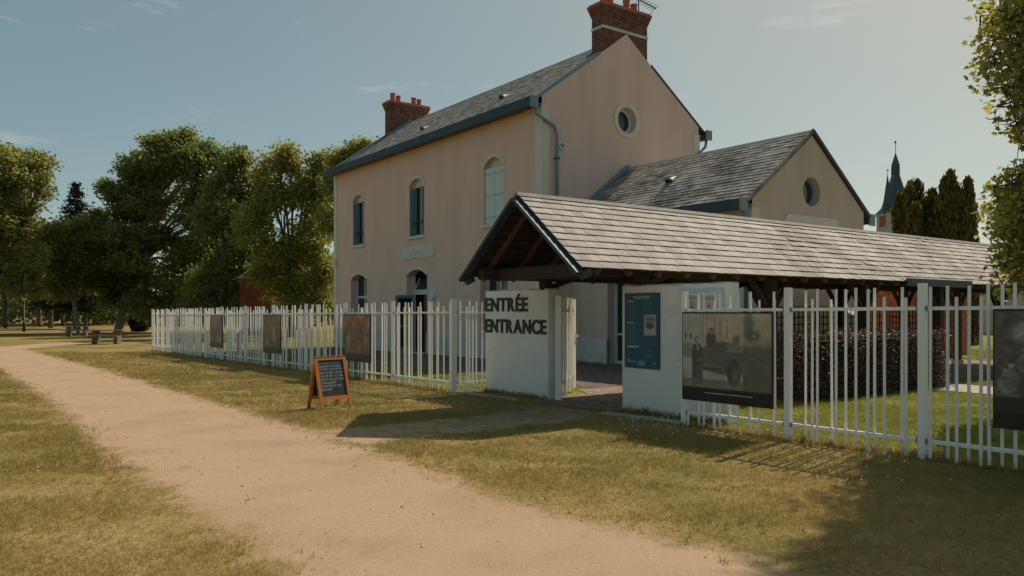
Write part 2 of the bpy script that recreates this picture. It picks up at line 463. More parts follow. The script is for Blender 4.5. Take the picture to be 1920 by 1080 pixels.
# ------------------------------------------------------------------ ground and path
PATH_R = [(1960, 1190), (1740, 1130), (1515, 1080), (1400, 1050), (1205, 1000), (1015, 957), (900, 917), (760, 868), (600, 815), (470, 775), (330, 735), (180, 690), (50, 656), (-120, 640), (-400, 632)]
PATH_L = [(-400, 648), (-120, 672), (0, 690), (110, 762), (180, 830), (330, 930), (440, 1000), (550, 1080), (640, 1140), (720, 1190)]
PATH_POLY = np.array([[p.x, p.y] for p in (G(*q) for q in PATH_R + PATH_L)])
SPUR_POLY = np.array([[p.x, p.y] for p in (G(*q) for q in [(520, 812), (640, 800), (800, 785), (960, 768), (1045, 757), (1165, 772), (1130, 786), (1020, 800), (900, 815), (760, 830), (680, 850)])])
FAR_POLY = np.array([[p.x, p.y] for p in (G(*q) for q in [(30, 633), (70, 625), (110, 624), (75, 632)])])
DIRT_POLY = np.array([[p.x, p.y] for p in (G(*q) for q in [(-20, 652), (60, 645), (150, 640), (200, 641), (100, 649), (40, 655)])])

def poly_sd(poly, x, y):
    """signed distance to a closed outline, positive inside"""
    d2 = np.full(x.shape, 1e9); inside = np.zeros(x.shape, bool); n = len(poly)
    for i in range(n):
        ax, ay = poly[i]; bx, by = poly[(i + 1) % n]
        ex, ey = bx - ax, by - ay
        t = np.clip(((x - ax) * ex + (y - ay) * ey) / (ex * ex + ey * ey + 1e-12), 0, 1)
        d2 = np.minimum(d2, (x - ax - t * ex) ** 2 + (y - ay - t * ey) ** 2)
        cr = ((ay > y) != (by > y)) & (x < ex * (y - ay) / (ey if abs(ey) > 1e-12 else 1e-12) + ax)
        inside ^= cr
    return np.where(inside, 1, -1) * np.sqrt(d2)

def path_sd(x, y):
    s = np.clip(poly_sd(PATH_POLY, x, y), -1, 1)
    s = np.maximum(s, np.clip(poly_sd(SPUR_POLY, x, y), -1, 0.34) - 0.26)
    s = np.maximum(s, np.clip(poly_sd(DIRT_POLY, x, y), -1, 0.3) - 0.1)
    return np.maximum(s, np.clip(poly_sd(FAR_POLY, x, y), -1, 0.4))

def ground_mat():
    m = bpy.data.materials.new('ground_cover'); m.use_nodes = True
    nt = m.node_tree; L = nt.links.new; b = nt.nodes['Principled BSDF']
    b.inputs['Roughness'].default_value = 0.95; b.inputs['Specular IOR Level'].default_value = 0.1
    tc = nd(nt, 'ShaderNodeTexCoord'); V = tc.outputs['Object']
    def noise(s, d=5.0, r=0.6):
        n = nd(nt, 'ShaderNodeTexNoise', Scale=s, Detail=d, Roughness=r); L(V, n.inputs['Vector']); return n.outputs['Fac']
    def ramp(src, *st):
        r = nd(nt, 'ShaderNodeValToRGB'); e = r.color_ramp.elements
        while len(e) < len(st): e.new(0.5)
        for k, (p, c) in enumerate(st): e[k].position = p; e[k].color = rgba(c)
        L(src, r.inputs[0]); return r.outputs[0]
    # dry mown turf
    turf = ramp(noise(0.5, 4), (0.34, (0.20, 0.17, 0.05)), (0.5, (0.32, 0.235, 0.085)), (0.70, (0.45, 0.32, 0.145)))
    fine = ramp(noise(28, 6), (0.25, (0.40, 0.40, 0.36)), (0.75, (1.25, 1.25, 1.2)))
    mt = nd(nt, 'ShaderNodeMix'); mt.data_type = 'RGBA'; mt.blend_type = 'MULTIPLY'; mt.inputs['Factor'].default_value = 1.0
    lu = nd(nt, 'ShaderNodeAttribute'); lu.attribute_name = 'lush'      # watered lawn inside the fence
    green = ramp(noise(0.9, 4), (0.35, (0.13, 0.155, 0.028)), (0.65, (0.30, 0.285, 0.07)))
    ml = nd(nt, 'ShaderNodeMix'); ml.data_type = 'RGBA'
    L(lu.outputs['Fac'], ml.inputs['Factor']); L(turf, ml.inputs[6]); L(green, ml.inputs[7])
    L(ml.outputs[2], mt.inputs[6]); L(fine, mt.inputs[7])
    # trodden sand
    sand = ramp(noise(0.9, 5), (0.3, (0.405, 0.27, 0.175)), (0.55, (0.48, 0.328, 0.215)), (0.75, (0.45, 0.288, 0.178)))
    grit = ramp(noise(75, 4, 0.75), (0.28, (0.55, 0.52, 0.50)), (0.46, (1, 1, 1)), (0.8, (1.12, 1.1, 1.08)))
    ms = nd(nt, 'ShaderNodeMix'); ms.data_type = 'RGBA'; ms.blend_type = 'MULTIPLY'; ms.inputs['Factor'].default_value = 1.0
    L(sand, ms.inputs[6]); L(grit, ms.inputs[7])
    # scuffs and debris on the sand
    vo = nd(nt, 'ShaderNodeTexVoronoi', Scale=5.5); vo.inputs['Randomness'].default_value = 1.0; L(V, vo.inputs['Vector'])
    sc_ = ramp(vo.outputs['Distance'], (0.05, (0.55, 0.52, 0.48)), (0.12, (1, 1, 1)))
    ms2 = nd(nt, 'ShaderNodeMix'); ms2.data_type = 'RGBA'; ms2.blend_type = 'MULTIPLY'
    L(ramp(noise(1.3), (0.5, (0, 0, 0)), (0.62, (0.8, 0.8, 0.8))), ms2.inputs['Factor'])
    L(ms.outputs[2], ms2.inputs[6]); L(sc_, ms2.inputs[7])
    # ragged edge between the two
    a = nd(nt, 'ShaderNodeAttribute'); a.attribute_name = 'edge'
    n1 = nd(nt, 'ShaderNodeMath'); n1.operation = 'MULTIPLY_ADD'; n1.inputs[1].default_value = 1.1; n1.inputs[2].default_value = -0.55
    L(noise(2.6, 8, 0.72), n1.inputs[0])
    ad = nd(nt, 'ShaderNodeMath'); ad.operation = 'ADD'; L(a.outputs['Fac'], ad.inputs[0]); L(n1.outputs[0], ad.inputs[1])
    mr = nd(nt, 'ShaderNodeMapRange'); mr.inputs['From Min'].default_value = -0.16; mr.inputs['From Max'].default_value = 0.14
    L(ad.outputs[0], mr.inputs['Value'])
    mx = nd(nt, 'ShaderNodeMix'); mx.data_type = 'RGBA'
    L(mr.outputs[0], mx.inputs['Factor']); L(mt.outputs[2], mx.inputs[6]); L(ms2.outputs[2], mx.inputs[7])
    L(mx.outputs[2], b.inputs['Base Color'])
    bp = nd(nt, 'ShaderNodeBump', Strength=0.6, Distance=0.02); L(noise(22, 8, 0.7), bp.inputs['Height'])
    L(bp.outputs[0], b.inputs['Normal'])
    MATS['ground_cover'] = m

ground_mat()
YARD = np.array([[p.x, p.y] for p in (G(286, 660), G(560, 690), G(849, 738), G(911, 733), G(1160, 771), G(1284, 803), G(1478, 827), G(1730, 862))] + [[6.6, 5.0], [30, 10], [30, 45], [-10, 50]])
def lush(x, y):
    return np.clip(poly_sd(YARD, x, y) / 0.5, 0, 1)
def build_ground():
    def axis(lo, hi, step, far_lo, far_hi):
        out = np.arange(lo, hi + 1e-6, step)
        k = np.geomspace(1.0, abs(far_lo - lo), 14); k2 = np.geomspace(1.0, far_hi - hi, 14)
        return np.concatenate([(lo - k)[::-1], out, hi + k2])
    xs = axis(-27, 11, 0.13, -900, 900); ys = axis(2.5, 42, 0.13, -200, 1800)
    X, Y = np.meshgrid(xs, ys)
    Z = -0.006 * (np.clip(-UX * X - UY * Y, -15, 75) - 4)
    near = (X > -28) & (X < 12) & (Y > 2) & (Y < 90)
    sd = np.full(X.shape, -1.0); sd[near] = path_sd(X[near], Y[near])
    nx, ny = len(xs), len(ys)
    idx = np.arange(nx * ny).reshape(ny, nx)
    q = np.stack([idx[:-1, :-1], idx[:-1, 1:], idx[1:, 1:], idx[1:, :-1]], -1).reshape(-1, 4)
    P = np.stack([X, Y, Z], -1).reshape(-1, 3); S = sd.ravel()
    fs = S[q].mean(1)
    for name, sel in (('ground', fs <= 0), ('path', fs > 0)):
        f = q[sel]; used, inv = np.unique(f.ravel(), return_inverse=True)
        me = np_mesh(name, P[used], inv.reshape(-1, 4))
        at_ = me.attributes.new('edge', 'FLOAT', 'POINT'); at_.data.foreach_set('value', S[used].astype(np.float32))
        al = me.attributes.new('lush', 'FLOAT', 'POINT'); al.data.foreach_set('value', lush(P[used][:, 0], P[used][:, 1]).astype(np.float32))
        o = link(name, me, 'ground_cover')
        tag(o, kind='structure')
        o['label'] = 'dry mown lawn and park ground' if name == 'ground' else 'pale sandy footpath curving across the lawn'
        o['category'] = 'ground' if name == 'ground' else 'path'
build_ground()

# world position of house corner and entrance, house frame (u,v)
HX, HY = 0.0378 * 24.2, 24.2
QX, QY = G(1028, 750).x, G(1028, 750).y
def hw(u, v, z=0.0):
    return Vector((HX + UX * u + VX * v, HY + UY * u + VY * v, z))
def qw(u, v, z=0.0):
    return Vector((QX + UX * u + VX * v, QY + UY * u + VY * v, z))

def paving(name, pts, m, lift, label):
    """sheet with an object frame along the house, following the slope of the ground"""
    e = MB(); loc = []
    for p in pts:
        w = p; loc.append((w.x, w.y, gz(w.x, w.y) + lift))
    me = bpy.data.meshes.new(name)
    R = Matrix.Rotation(ROT_UV, 4, 'Z')
    Ri = R.inverted()
    me.from_pydata([tuple(Ri @ Vector(p)) for p in loc], [], [tuple(range(len(loc)))]); me.update()
    o = link(name, me, m); o.rotation_euler = (0, 0, ROT_UV)
    tag(o, label, 'paving', kind='structure')
    return o
paving('yard_paving', [hw(-16.6, -4.4), hw(7.2, -4.4), hw(7.2, 1.5), hw(-16.6, 1.5)], 'pavers', 0.005, 'dark brick paving in front of the house')
paving('walkway_paving', [qw(-0.1, -0.35), qw(1.95, -0.35), qw(2.3, 17.5), qw(-1.1, 17.5), qw(-1.1, 1.6), qw(-0.3, 1.2)], 'pavers_pink', 0.010, 'pinkish paving under the covered walkway')
paving('garden_path', [qw(2.3, 7.0), qw(9.0, 6.2), qw(9.0, 7.6), qw(2.3, 8.6)], 'concrete', 0.014, 'pale concrete garden path across the inner lawn')

# ------------------------------------------------------------------ slates
def slate_cells(L, S, w, e):
    out = []; rows = int(math.ceil(S / e))
    for r in range(rows):
        off = (r % 2) * w / 2
        a = -off
        while a < L - 0.01:
            a0, a1 = max(a, 0.0), min(a + w, L)
            if a1 - a0 > 0.03: out.append((a0, a1, r * e))
            a += w
    return out

def slates_joined(cells, S, e, th=0.007):
    """all slates of a slope as numpy boxes in slope coordinates (along, up, out)"""
    n = len(cells); c = np.array(cells); g = 0.003
    j = RNG.normal(0, 1, (n, 4))
    a0, a1, b0 = c[:, 0] + g, c[:, 1] - g, c[:, 2] + j[:, 0] * 0.003
    b1 = np.minimum(b0 + e + 0.05, S)
    lo = th * 1.3 + 0.008 + j[:, 1] * 0.003; sk = j[:, 2] * 0.0025
    v = np.zeros((n, 8, 3))
    for k, (A, B, N) in enumerate(((a0, b0 + sk, lo - th), (a1, b0 - sk, lo - th), (a1, b1, lo * 0 - 0.006), (a0, b1, lo * 0 - 0.006),
                                   (a0, b0 + sk, lo), (a1, b0 - sk, lo), (a1, b1, lo * 0 + 0.001), (a0, b1, lo * 0 + 0.001))):
        v[:, k, 0], v[:, k, 1], v[:, k, 2] = A, B, N
    q = np.array([[4, 5, 6, 7], [0, 1, 5, 4], [1, 2, 6, 5], [3, 0, 4, 7]])
    f = (q[None] + (np.arange(n) * 8)[:, None, None]).reshape(-1, 4)
    return v.reshape(-1, 3), f

def to_slope(v, o, ea, eb, en):
    return np.array(o)[None] + v[:, :1] * np.array(ea)[None] + v[:, 1:2] * np.array(eb)[None] + v[:, 2:3] * np.array(en)[None]

def slope_cover(name, parent, m, o, ea, eb, L, S, w, e):
    en = np.cross(ea, eb)
    if en[2] < 0: en = -en
    v, f = slates_joined(slate_cells(L, S, w, e), S, e)
    ob = link(name, np_mesh(name, to_slope(v, o, ea, eb, en), f), m, parent)
    ob['kind'] = 'stuff'
    return ob

def roof_pair(root, L0, L1, vm, half, z_eave, z_ridge, m, w=0.22, e=0.17, th=0.10):
    """pitched roof along local x from L0 to L1, ridge over y=vm; deck with slates as sub-parts"""
    dk = MB()
    for s in (-1, 1):
        ye = vm + s * half
        dk.add([(L0, ye, z_eave), (L1, ye, z_eave), (L1, vm, z_ridge), (L0, vm, z_ridge),
                (L0, ye, z_eave - th), (L1, ye, z_eave - th), (L1, vm, z_ridge - th), (L0, vm, z_ridge - th)],
               [(0, 1, 2, 3), (7, 6, 5, 4), (0, 4, 5, 1), (0, 3, 7, 4), (1, 5, 6, 2)])
    deck = dk.build('roof', 'roof_deck', root)
    S = math.hypot(half, z_ridge - z_eave)
    for s in (-1, 1):
        up = (0, -s * half / S, (z_ridge - z_eave) / S)
        slope_cover('slate_covering', deck, m, (L0, vm + s * half, z_eave), (1, 0, 0), up, L1 - L0, S, w, e)
    rc = MB()
    rc.add([(L0, vm - 0.13, z_ridge - 0.085), (L0, vm, z_ridge + 0.035), (L0, vm + 0.13, z_ridge - 0.085),
            (L1, vm - 0.13, z_ridge - 0.085), (L1, vm, z_ridge + 0.035), (L1, vm + 0.13, z_ridge - 0.085)],
           [(0, 1, 4, 3), (1, 2, 5, 4), (0, 2, 1), (3, 4, 5), (0, 3, 5, 2)])
    return deck, rc

def roof_vent(parent, p, up):
    """small half-cone ventilator lying on the slope"""
    up = Vector(up); p = Vector(p); n = Vector((1, 0, 0)).cross(up)
    if n.z < 0: n = -n
    mb = MB(); v = []
    for k in range(9):
        t = math.pi * k / 8
        v.append(p + Vector((1, 0, 0)) * (0.14 * math.cos(t)) + n * (0.16 * math.sin(t) + 0.01))
    v.append(p + up * 0.42 + n * 0.01)
    mb.add(v, [(k, k + 1, 9) for k in range(8)])
    mb.build('roof_vent', 'zinc_pale', parent)
    MB().add([q + up * 0.06 for q in v[:9]], [tuple(range(9))]).build('vent_grille', 'iron', parent)

# ------------------------------------------------------------------ station house
LH, WH = 15.65, 7.17
ZB = -0.35
house = empty('station_house', (HX, HY, 0), ROT_UV)
tag(house, 'tall two-storey salmon pink station house with slate roof and two brick chimneys', 'house')
VM = WH / 2
Z_EAVE, Z_RIDGE, OV = 7.93, 10.66, 0.30
fr = lambda a, b, d: (a, d, b)                # street front: a along the house, d inwards
ga = lambda a, b, d: (-d, a, b)               # gable: a across the house, d inwards
OPEN_S = (2.6, 7.83, 13.05)
UP = [arch(-s - 0.58, -s + 0.58, 4.40, 6.32, 6.62) for s in OPEN_S]
LOW = [arch(-s - 0.80, -s + 0.80, (ZB if i == 1 else 0.85), 2.86, 3.10) for i, s in enumerate(OPEN_S)]
REV = 0.34
top_f = Z_EAVE - 0.02
def gable_top(v, k=0.0):
    return Z_EAVE + (Z_RIDGE - Z_EAVE) * (1 - abs(v - VM) / (VM + OV)) - k
GP = [(0, ZB), (WH, ZB), (WH, gable_top(WH, 0.02)), (VM, gable_top(VM, -0.06)), (0, gable_top(0, 0.02))]
# front wall: the doorway notches its outline
wm2 = MB()
door = LOW[1]
ol = [(-LH, ZB), (door[0][0], ZB)] + [p for p in door[2:][::-1]] + [(door[1][0], ZB), (0, ZB), (0, top_f), (-LH, top_f)]
holed_wall(wm2, ol, UP + [LOW[0], LOW[2]], fr, REV)
n = len(door)
wm2.add([fr(a, b, 0) for a, b in door] + [fr(a, b, REV) for a, b in door], [(i, i + 1, n + i + 1, n + i) for i in range(1, n - 1)] + [(n - 1, 0, n, 2 * n - 1)])
holed_wall(wm2, GP, [circle(3.6, 7.85, 0.44)], ga, REV)
wm2.add([(-LH, a, b) for a, b in GP], [(0, 1, 2, 3, 4)])
wm2.add([(-LH, WH, ZB), (0, WH, ZB), (0, WH, top_f), (-LH, WH, top_f)], [(0, 1, 2, 3)])
wm2.build('wall', 'stucco', house)
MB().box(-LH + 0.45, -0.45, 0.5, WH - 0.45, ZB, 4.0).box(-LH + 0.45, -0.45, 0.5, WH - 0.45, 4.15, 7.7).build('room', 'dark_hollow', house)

# plinth, in pieces between the openings; corner pilasters with a moulded block
for a0, a1 in ((-LH, -OPEN_S[1] - 0.80), (-OPEN_S[1] + 0.80, 0)):
    MB().box(a0 - (0.045 if a0 == -LH else 0), a1 + (0.045 if a1 == 0 else 0), -0.045, 0.10, ZB, 0.66).build('plinth', 'plinth_stone', house)
MB().box(-0.10, 0.043, 0.10, WH + 0.04, ZB, 0.66).build('plinth', 'plinth_stone', house)
for u0, u1, v0, v1 in ((-0.30, 0.03, -0.03, 0.28), (-LH - 0.03, -LH + 0.30, -0.03, 0.28), (-0.30, 0.03, WH - 0.28, WH + 0.03)):
    MB().box(u0, u1, v0, v1, 0.66, Z_EAVE - 0.10).build('corner_pilaster', 'stone', house)
    MB().box(u0 - 0.07, u1 + 0.07, v0 - 0.07, v1 + 0.07, 3.55, 3.70).box(u0 - 0.11, u1 + 0.11, v0 - 0.11, v1 + 0.11, 3.70, 3.84).build('pilaster_block', 'stone', house)

deck, rc = roof_pair(house, -LH - 0.04, -0.05, VM, VM + OV, Z_EAVE, Z_RIDGE, 'slate', w=0.24, e=0.16)
rc.build('ridge_cap', 'zinc', deck)
UPF = Vector((0, VM + OV, Z_RIDGE - Z_EAVE)).normalized()
for s_, t_ in ((4.0, 0.42), (9.3, 0.36)):
    roof_vent(deck, Vector((-s_, -OV, Z_EAVE)) + UPF * (t_ * 4.7), UPF)
# zinc verges along both gables, standing up from the slates
for u in (-0.10, -LH + 0.10):
    for s in (-1, 1):
        a = Vector((u, VM + s * (VM + OV), Z_EAVE + 0.03)); b = Vector((u, VM, Z_RIDGE + 0.05))
        if u == -0.10:
            a2 = a; b2 = a.lerp(b, 0.70)
        else:
            a2, b2 = a, b
        MB().beam(a2, b2, 0.22, 0.09).build('verge', 'zinc' if s < 0 else 'zinc_dark', deck)
# box gutters and downpipes
for v, nm in ((-OV - 0.10, 'zinc_dark'), (WH + OV + 0.10, 'zinc_dark')):
    g = MB().box(-LH - 0.08, 0.12, v - 0.13, v + 0.13, Z_EAVE - 0.22, Z_EAVE + 0.06)
    g.build('gutter', nm, house)
    MB().box(0.12, 0.16, v - 0.15, v + 0.15, Z_EAVE - 0.26, Z_EAVE + 0.09).build('gutter_end', 'zinc', house)
    MB().box(-LH, 0.0, v - 0.02 if v < 0 else WH, 0.0 if v < 0 else v + 0.02, Z_EAVE - 0.13, Z_EAVE - 0.08).build('soffit', 'wood_rafter', house)
MB().tube([(0.05, -OV - 0.08, Z_EAVE - 0.22), (0.06, -OV + 0.02, Z_EAVE - 0.42), (0.10, 0.40, Z_EAVE - 0.72), (0.10, 0.52, Z_EAVE - 1.0), (0.10, 0.52, 1.6)], 0.05).build('downpipe', 'zinc', house, smooth=True)
MB().tube([(0.10, 0.52, 1.6), (0.10, 0.52, -0.2)], 0.06).build('downpipe', 'zinc_dark', house, smooth=True)
MB().tube([(0.05, WH + OV + 0.08, Z_EAVE - 0.20), (0.06, WH + OV, Z_EAVE - 0.5), (0.10, WH - 0.10, Z_EAVE - 0.8), (0.10, WH - 0.12, Z_EAVE - 1.1), (0.10, WH - 0.12, 0.0)], 0.05).build('downpipe', 'zinc', house, smooth=True)
for z in (2.6, 4.6, 6.2):
    MB().box(0.02, 0.17, 0.45, 0.59, z, z + 0.04).build('pipe_bracket', 'zinc_dark', house)

def chimney(u0, u1, v0, v1, zb, zt, pots, band=True):
    c = MB().box(u0, u1, v0, v1, zb, zt - 0.42).build('chimney', 'chimney_brick', house)
    for k in range(4):
        o_ = 0.024 * (k + 1); z = zt - 0.42 + k * 0.075
        MB().box(u0 - o_, u1 + o_, v0 - o_, v1 + o_, z, z + 0.075).build('corbel_course', 'chimney_brick', c)
    MB().box(u0 - 0.12, u1 + 0.12, v0 - 0.12, v1 + 0.12, zt - 0.12, zt - 0.05).box(u0 - 0.08, u1 + 0.08, v0 - 0.08, v1 + 0.08, zt - 0.05, zt).build('chimney_cap', 'terracotta', c)
    if band:
        MB().box(u0 - 0.02, u1 + 0.02, v0 - 0.02, v1 + 0.02, zt - 0.86, zt - 0.77).build('band', 'plinth_stone', c)
    for v, h in pots:
        u = (u0 + u1) / 2
        MB().tube([(u, v, zt - 0.02), (u, v, zt + h * 0.85), (u, v, zt + h * 0.86), (u, v, zt + h)], [0.12, 0.11, 0.13, 0.13], n=12).build('chimney_pot', 'terracotta', c)
    return c
chimney(-0.60, -0.06, 2.58, 4.62, 9.4, 11.62, [(2.85, 0.38), (3.15, 0.30), (3.9, 0.40), (4.25, 0.34)])
chimney(-LH + 0.06, -LH + 0.60, 2.58, 4.62, 9.4, 11.62, [(2.85, 0.42), (3.15, 0.34), (4.0, 0.38), (4.3, 0.34)], band=False)
for u, s in ((-0.66, 1), (-LH + 0.66, 1)):
    MB().beam((u, 2.45, gable_top(2.45) + 0.07), (u, 3.62, gable_top(3.585) + 0.10), 0.16, 0.10).build('chimney_flashing', 'zinc', deck)
an = MB().tube([(-0.3, 4.45, 11.5), (-0.3, 4.45, 12.7)], 0.022)
an.build('antenna_mast', 'antenna', house)
ab = MB().beam((-0.3, 4.0, 12.25), (-0.3, 5.3, 12.05), 0.03, 0.03)
for k in range(9):
    y = 4.05 + k * 0.145; z = 12.24 - (y - 4.0) * 0.153
    ab.beam((-0.52, y, z), (-0.08, y, z), 0.014, 0.014)
ab.beam((-0.3, 5.25, 12.05), (-0.3, 4.85, 11.6), 0.014, 0.014)
ab.build('antenna', 'antenna', house)

# openings of the street front
def hood(root, pts, w=0.11, proud=0.035):
    p = pts[2:]; cx = (pts[0][0] + pts[1][0]) / 2; cz = p[0][1] - 0.6
    out = []
    for a, b in p:
        d = Vector((a - cx, b - cz)); d.normalize(); out.append((a + d.x * w, b + d.y * w))
    n = len(p)
    v = [fr(a, b, 0.004) for a, b in p] + [fr(a, b, 0.004) for a, b in out] + [fr(a, b, -proud) for a, b in p] + [fr(a, b, -proud) for a, b in out]
    f = []
    for i in range(n - 1):
        f += [(2 * n + i, 2 * n + i + 1, 3 * n + i + 1, 3 * n + i), (n + i, 3 * n + i, 3 * n + i + 1, n + i + 1), (i, i + 1, 2 * n + i + 1, 2 * n + i)]
    f += [(0, 2 * n, 3 * n, n), (n - 1, 2 * n - 1, 4 * n - 1, 3 * n - 1)]
    MB().add(v, f).build('hood_mould', 'stone', root)

def window_up(i, s, closed):
    a0, a1 = -s - 0.58, -s + 0.58
    win = MB().box(a0, a1, 0.24, 0.30, 6.30, 6.36).box(a0, a0 + 0.07, 0.24, 0.30, 4.40, 6.30).box(a1 - 0.07, a1, 0.24, 0.30, 4.40, 6.30)\
        .box(a0 + 0.07, a1 - 0.07, 0.24, 0.30, 4.40, 4.50).box(-s - 0.035, -s + 0.035, 0.235, 0.30, 4.50, 6.30).build('window', 'blue_grey_paint', house)
    MB().box(a0, a1, 0.31, 0.325, 4.40, 6.32).build('pane', 'glass', win)
    if not closed:
        MB().box(a0 + 0.30, -s - 0.04, 0.305, 0.309, 4.45, 6.30).build('curtain', 'curtain', win)
    MB().prism([(a, b) for a, b in UP[i][2:]], fr, 0.20, 0.29).build('lintel_panel', 'stone', win)
    hood(win, UP[i])
    MB().box(a0 - 0.10, a1 + 0.10, -0.10, 0.22, 4.30, 4.40).build('sill', 'stone', win)
    if closed:
        for k in (0, 1):
            b0 = a0 + 0.015 + k * 0.575; lf = MB()
            for j in range(5):
                lf.box(b0 + j * 0.111 + 0.003, b0 + (j + 1) * 0.111 - 0.003, 0.05, 0.085, 4.42, 6.30)
            sh = lf.build('shutter', 'shutter_paint', win)
            for z in (4.62, 5.36, 6.08):
                hb = MB()
                for j in range(4): hb.box(b0 + 0.03 + j * 0.14, b0 + 0.06 + j * 0.14, 0.038, 0.05, z, z + 0.035)
                hb.build('hinge_bolts', 'iron', sh)
    else:
        for b0, b1 in ((a0 + 0.012, a0 + 0.052), (a1 - 0.052, a1 - 0.012)):
            MB().box(b0, b1, 0.0, 0.235, 4.42, 6.28).build('shutter', 'blue_grey_paint', win)
        MB().beam((a0, 0.12, 4.98), (a1, 0.12, 4.98), 0.035, 0.035).beam((a0, 0.12, 4.88), (a1, 0.12, 4.88), 0.018, 0.018)\
            .beam((a0 + 0.35, 0.12, 4.88), (a0 + 0.35, 0.12, 4.98), 0.018, 0.018).beam((a1 - 0.35, 0.12, 4.88), (a1 - 0.35, 0.12, 4.98), 0.018, 0.018).build('guard_rail', 'iron', win)
for i, s in enumerate(OPEN_S):
    window_up(i, s, closed=(i == 0))

def window_low(i, s):
    a0, a1 = -s - 0.80, -s + 0.80
    win = MB().box(a0, a0 + 0.08, 0.30, 0.36, 0.85, 2.88).box(a1 - 0.08, a1, 0.30, 0.36, 0.85, 2.88).box(-s - 0.04, -s + 0.04, 0.295, 0.36, 0.9, 2.88)\
        .box(a0, a1, 0.30, 0.36, 0.85, 0.93).box(a0, a1, 0.29, 0.37, 2.06, 2.16).build('window', 'frame_paint', house)
    MB().prism([(a, b) for a, b in LOW[i]], fr, 0.335, 0.345).build('pane', 'glass', win)
    hood(win, LOW[i])
    MB().box(a0 - 0.08, a1 + 0.08, -0.10, 0.28, 0.75, 0.85).build('sill', 'stone', win)
window_low(0, OPEN_S[0]); window_low(2, OPEN_S[2])

def doorway():
    s = OPEN_S[1]; a0, a1 = -s - 0.80, -s + 0.80
    d = MB().box(a0, a0 + 0.09, 0.28, 0.36, ZB, 2.90).box(a1 - 0.09, a1, 0.28, 0.36, ZB, 2.90).box(a0, a1, 0.27, 0.37, 2.14, 2.26).build('door_frame', 'frame_paint', house)
    hood(d, LOW[1])
    MB().box(-s + 0.05, a1 - 0.09, 0.30, 0.34, -0.12, 2.14).build('door_leaf', 'door_brown', d)
    lf = MB().box(a0 + 0.02, a0 + 0.07, -0.52, 0.27, -0.10, 0.10).box(a0 + 0.02, a0 + 0.07, -0.52, 0.27, 2.0, 2.12).box(a0 + 0.02, a0 + 0.07, -0.52, -0.42, 0.10, 2.0)\
        .box(a0 + 0.02, a0 + 0.07, 0.17, 0.27, 0.10, 2.0).box(a0 + 0.02, a0 + 0.07, -0.42, 0.17, 0.86, 0.96).build('open_door', 'blue_grey_paint', d)
    MB().box(a0 + 0.035, a0 + 0.055, -0.42, 0.17, 0.10, 2.0).build('pane', 'glass', lf)
    MB().box(a0 + 0.015, a0 + 0.10, -0.47, -0.44, 0.98, 1.10).build('handle', 'steel', lf)
    # hopper light hanging open above the door
    hp = MB(); z0, z1 = 2.27, 2.86
    for b0, b1 in ((a0 + 0.10, a0 + 0.17), (a1 - 0.17, a1 - 0.10)):
        hp.add([(b0, 0.27, z0), (b1, 0.27, z0), (b1, 0.52, z1), (b0, 0.52, z1), (b0, 0.32, z0), (b1, 0.32, z0), (b1, 0.57, z1), (b0, 0.57, z1)],
               [(0, 1, 2, 3), (4, 7, 6, 5), (0, 3, 7, 4), (1, 5, 6, 2)])
    hp.beam((a0 + 0.1, 0.30, z0 + 0.03), (a1 - 0.1, 0.30, z0 + 0.03), 0.05, 0.06).beam((a0 + 0.1, 0.545, z1 - 0.02), (a1 - 0.1, 0.545, z1 - 0.02), 0.05, 0.06)
    t = hp.build('transom_light', 'frame_paint', d)
    MB().add([(a0 + 0.12, 0.30, z0), (a1 - 0.12, 0.30, z0), (a1 - 0.12, 0.55, z1), (a0 + 0.12, 0.55, z1)], [(0, 1, 2, 3)]).build('pane', 'glass', t)
    MB().box(a0, a1, -0.25, 0.36, -0.30, -0.10).build('door_step', 'plinth_stone', house)
doorway()
# oval lamp beside the door
ol = MB(); N_ = 20
ol.add([fr(-6.55 + 0.20 * math.cos(t * 2 * math.pi / N_), 2.10 + 0.24 * math.sin(t * 2 * math.pi / N_), 0.0) for t in range(N_)] +
       [fr(-6.55 + 0.15 * math.cos(t * 2 * math.pi / N_), 2.10 + 0.19 * math.sin(t * 2 * math.pi / N_), -0.10) for t in range(N_)],
       [(k, (k + 1) % N_, N_ + (k + 1) % N_, N_ + k) for k in range(N_)] + [tuple(range(N_, 2 * N_))])
ol.build('wall_lamp', 'lamp_glass', house, smooth=False)
# round window in the gable: stone ring, frame, pane
def ring(mb, fn, a, b, r0, r1, d0, d1, n=36):
    c0, c1 = circle(a, b, r0, n), circle(a, b, r1, n)
    v = [fn(p, q, d0) for p, q in c0] + [fn(p, q, d0) for p, q in c1] + [fn(p, q, d1) for p, q in c0] + [fn(p, q, d1) for p, q in c1]
    f = []
    for i in range(n):
        j = (i + 1) % n
        f += [(i, j, n + j, n + i), (2 * n + i, 3 * n + i, 3 * n + j, 2 * n + j), (n + i, n + j, 3 * n + j, 3 * n + i), (i, 2 * n + i, 2 * n + j, j)]
    return mb.add(v, f)
rw = ring(MB(), ga, 3.6, 7.85, 0.435, 0.59, -0.035, 0.05).build('round_window', 'stone', house)
ring(MB(), ga, 3.6, 7.85, 0.34, 0.432, 0.235, 0.29).build('window_frame', 'shutter_paint', rw)
MB().prism(circle(3.6, 7.85, 0.40), ga, 0.27, 0.28).build('pane', 'glass', rw)
ring(MB(), ga, 0.78, 6.66, 0.0, 0.13, -0.05, 0.02).build('vent_cover', 'stone', house)
ring(MB(), ga, 0.78, 6.66, 0.0, 0.07, -0.06, -0.045).build('vent_grille', 'zinc', house)

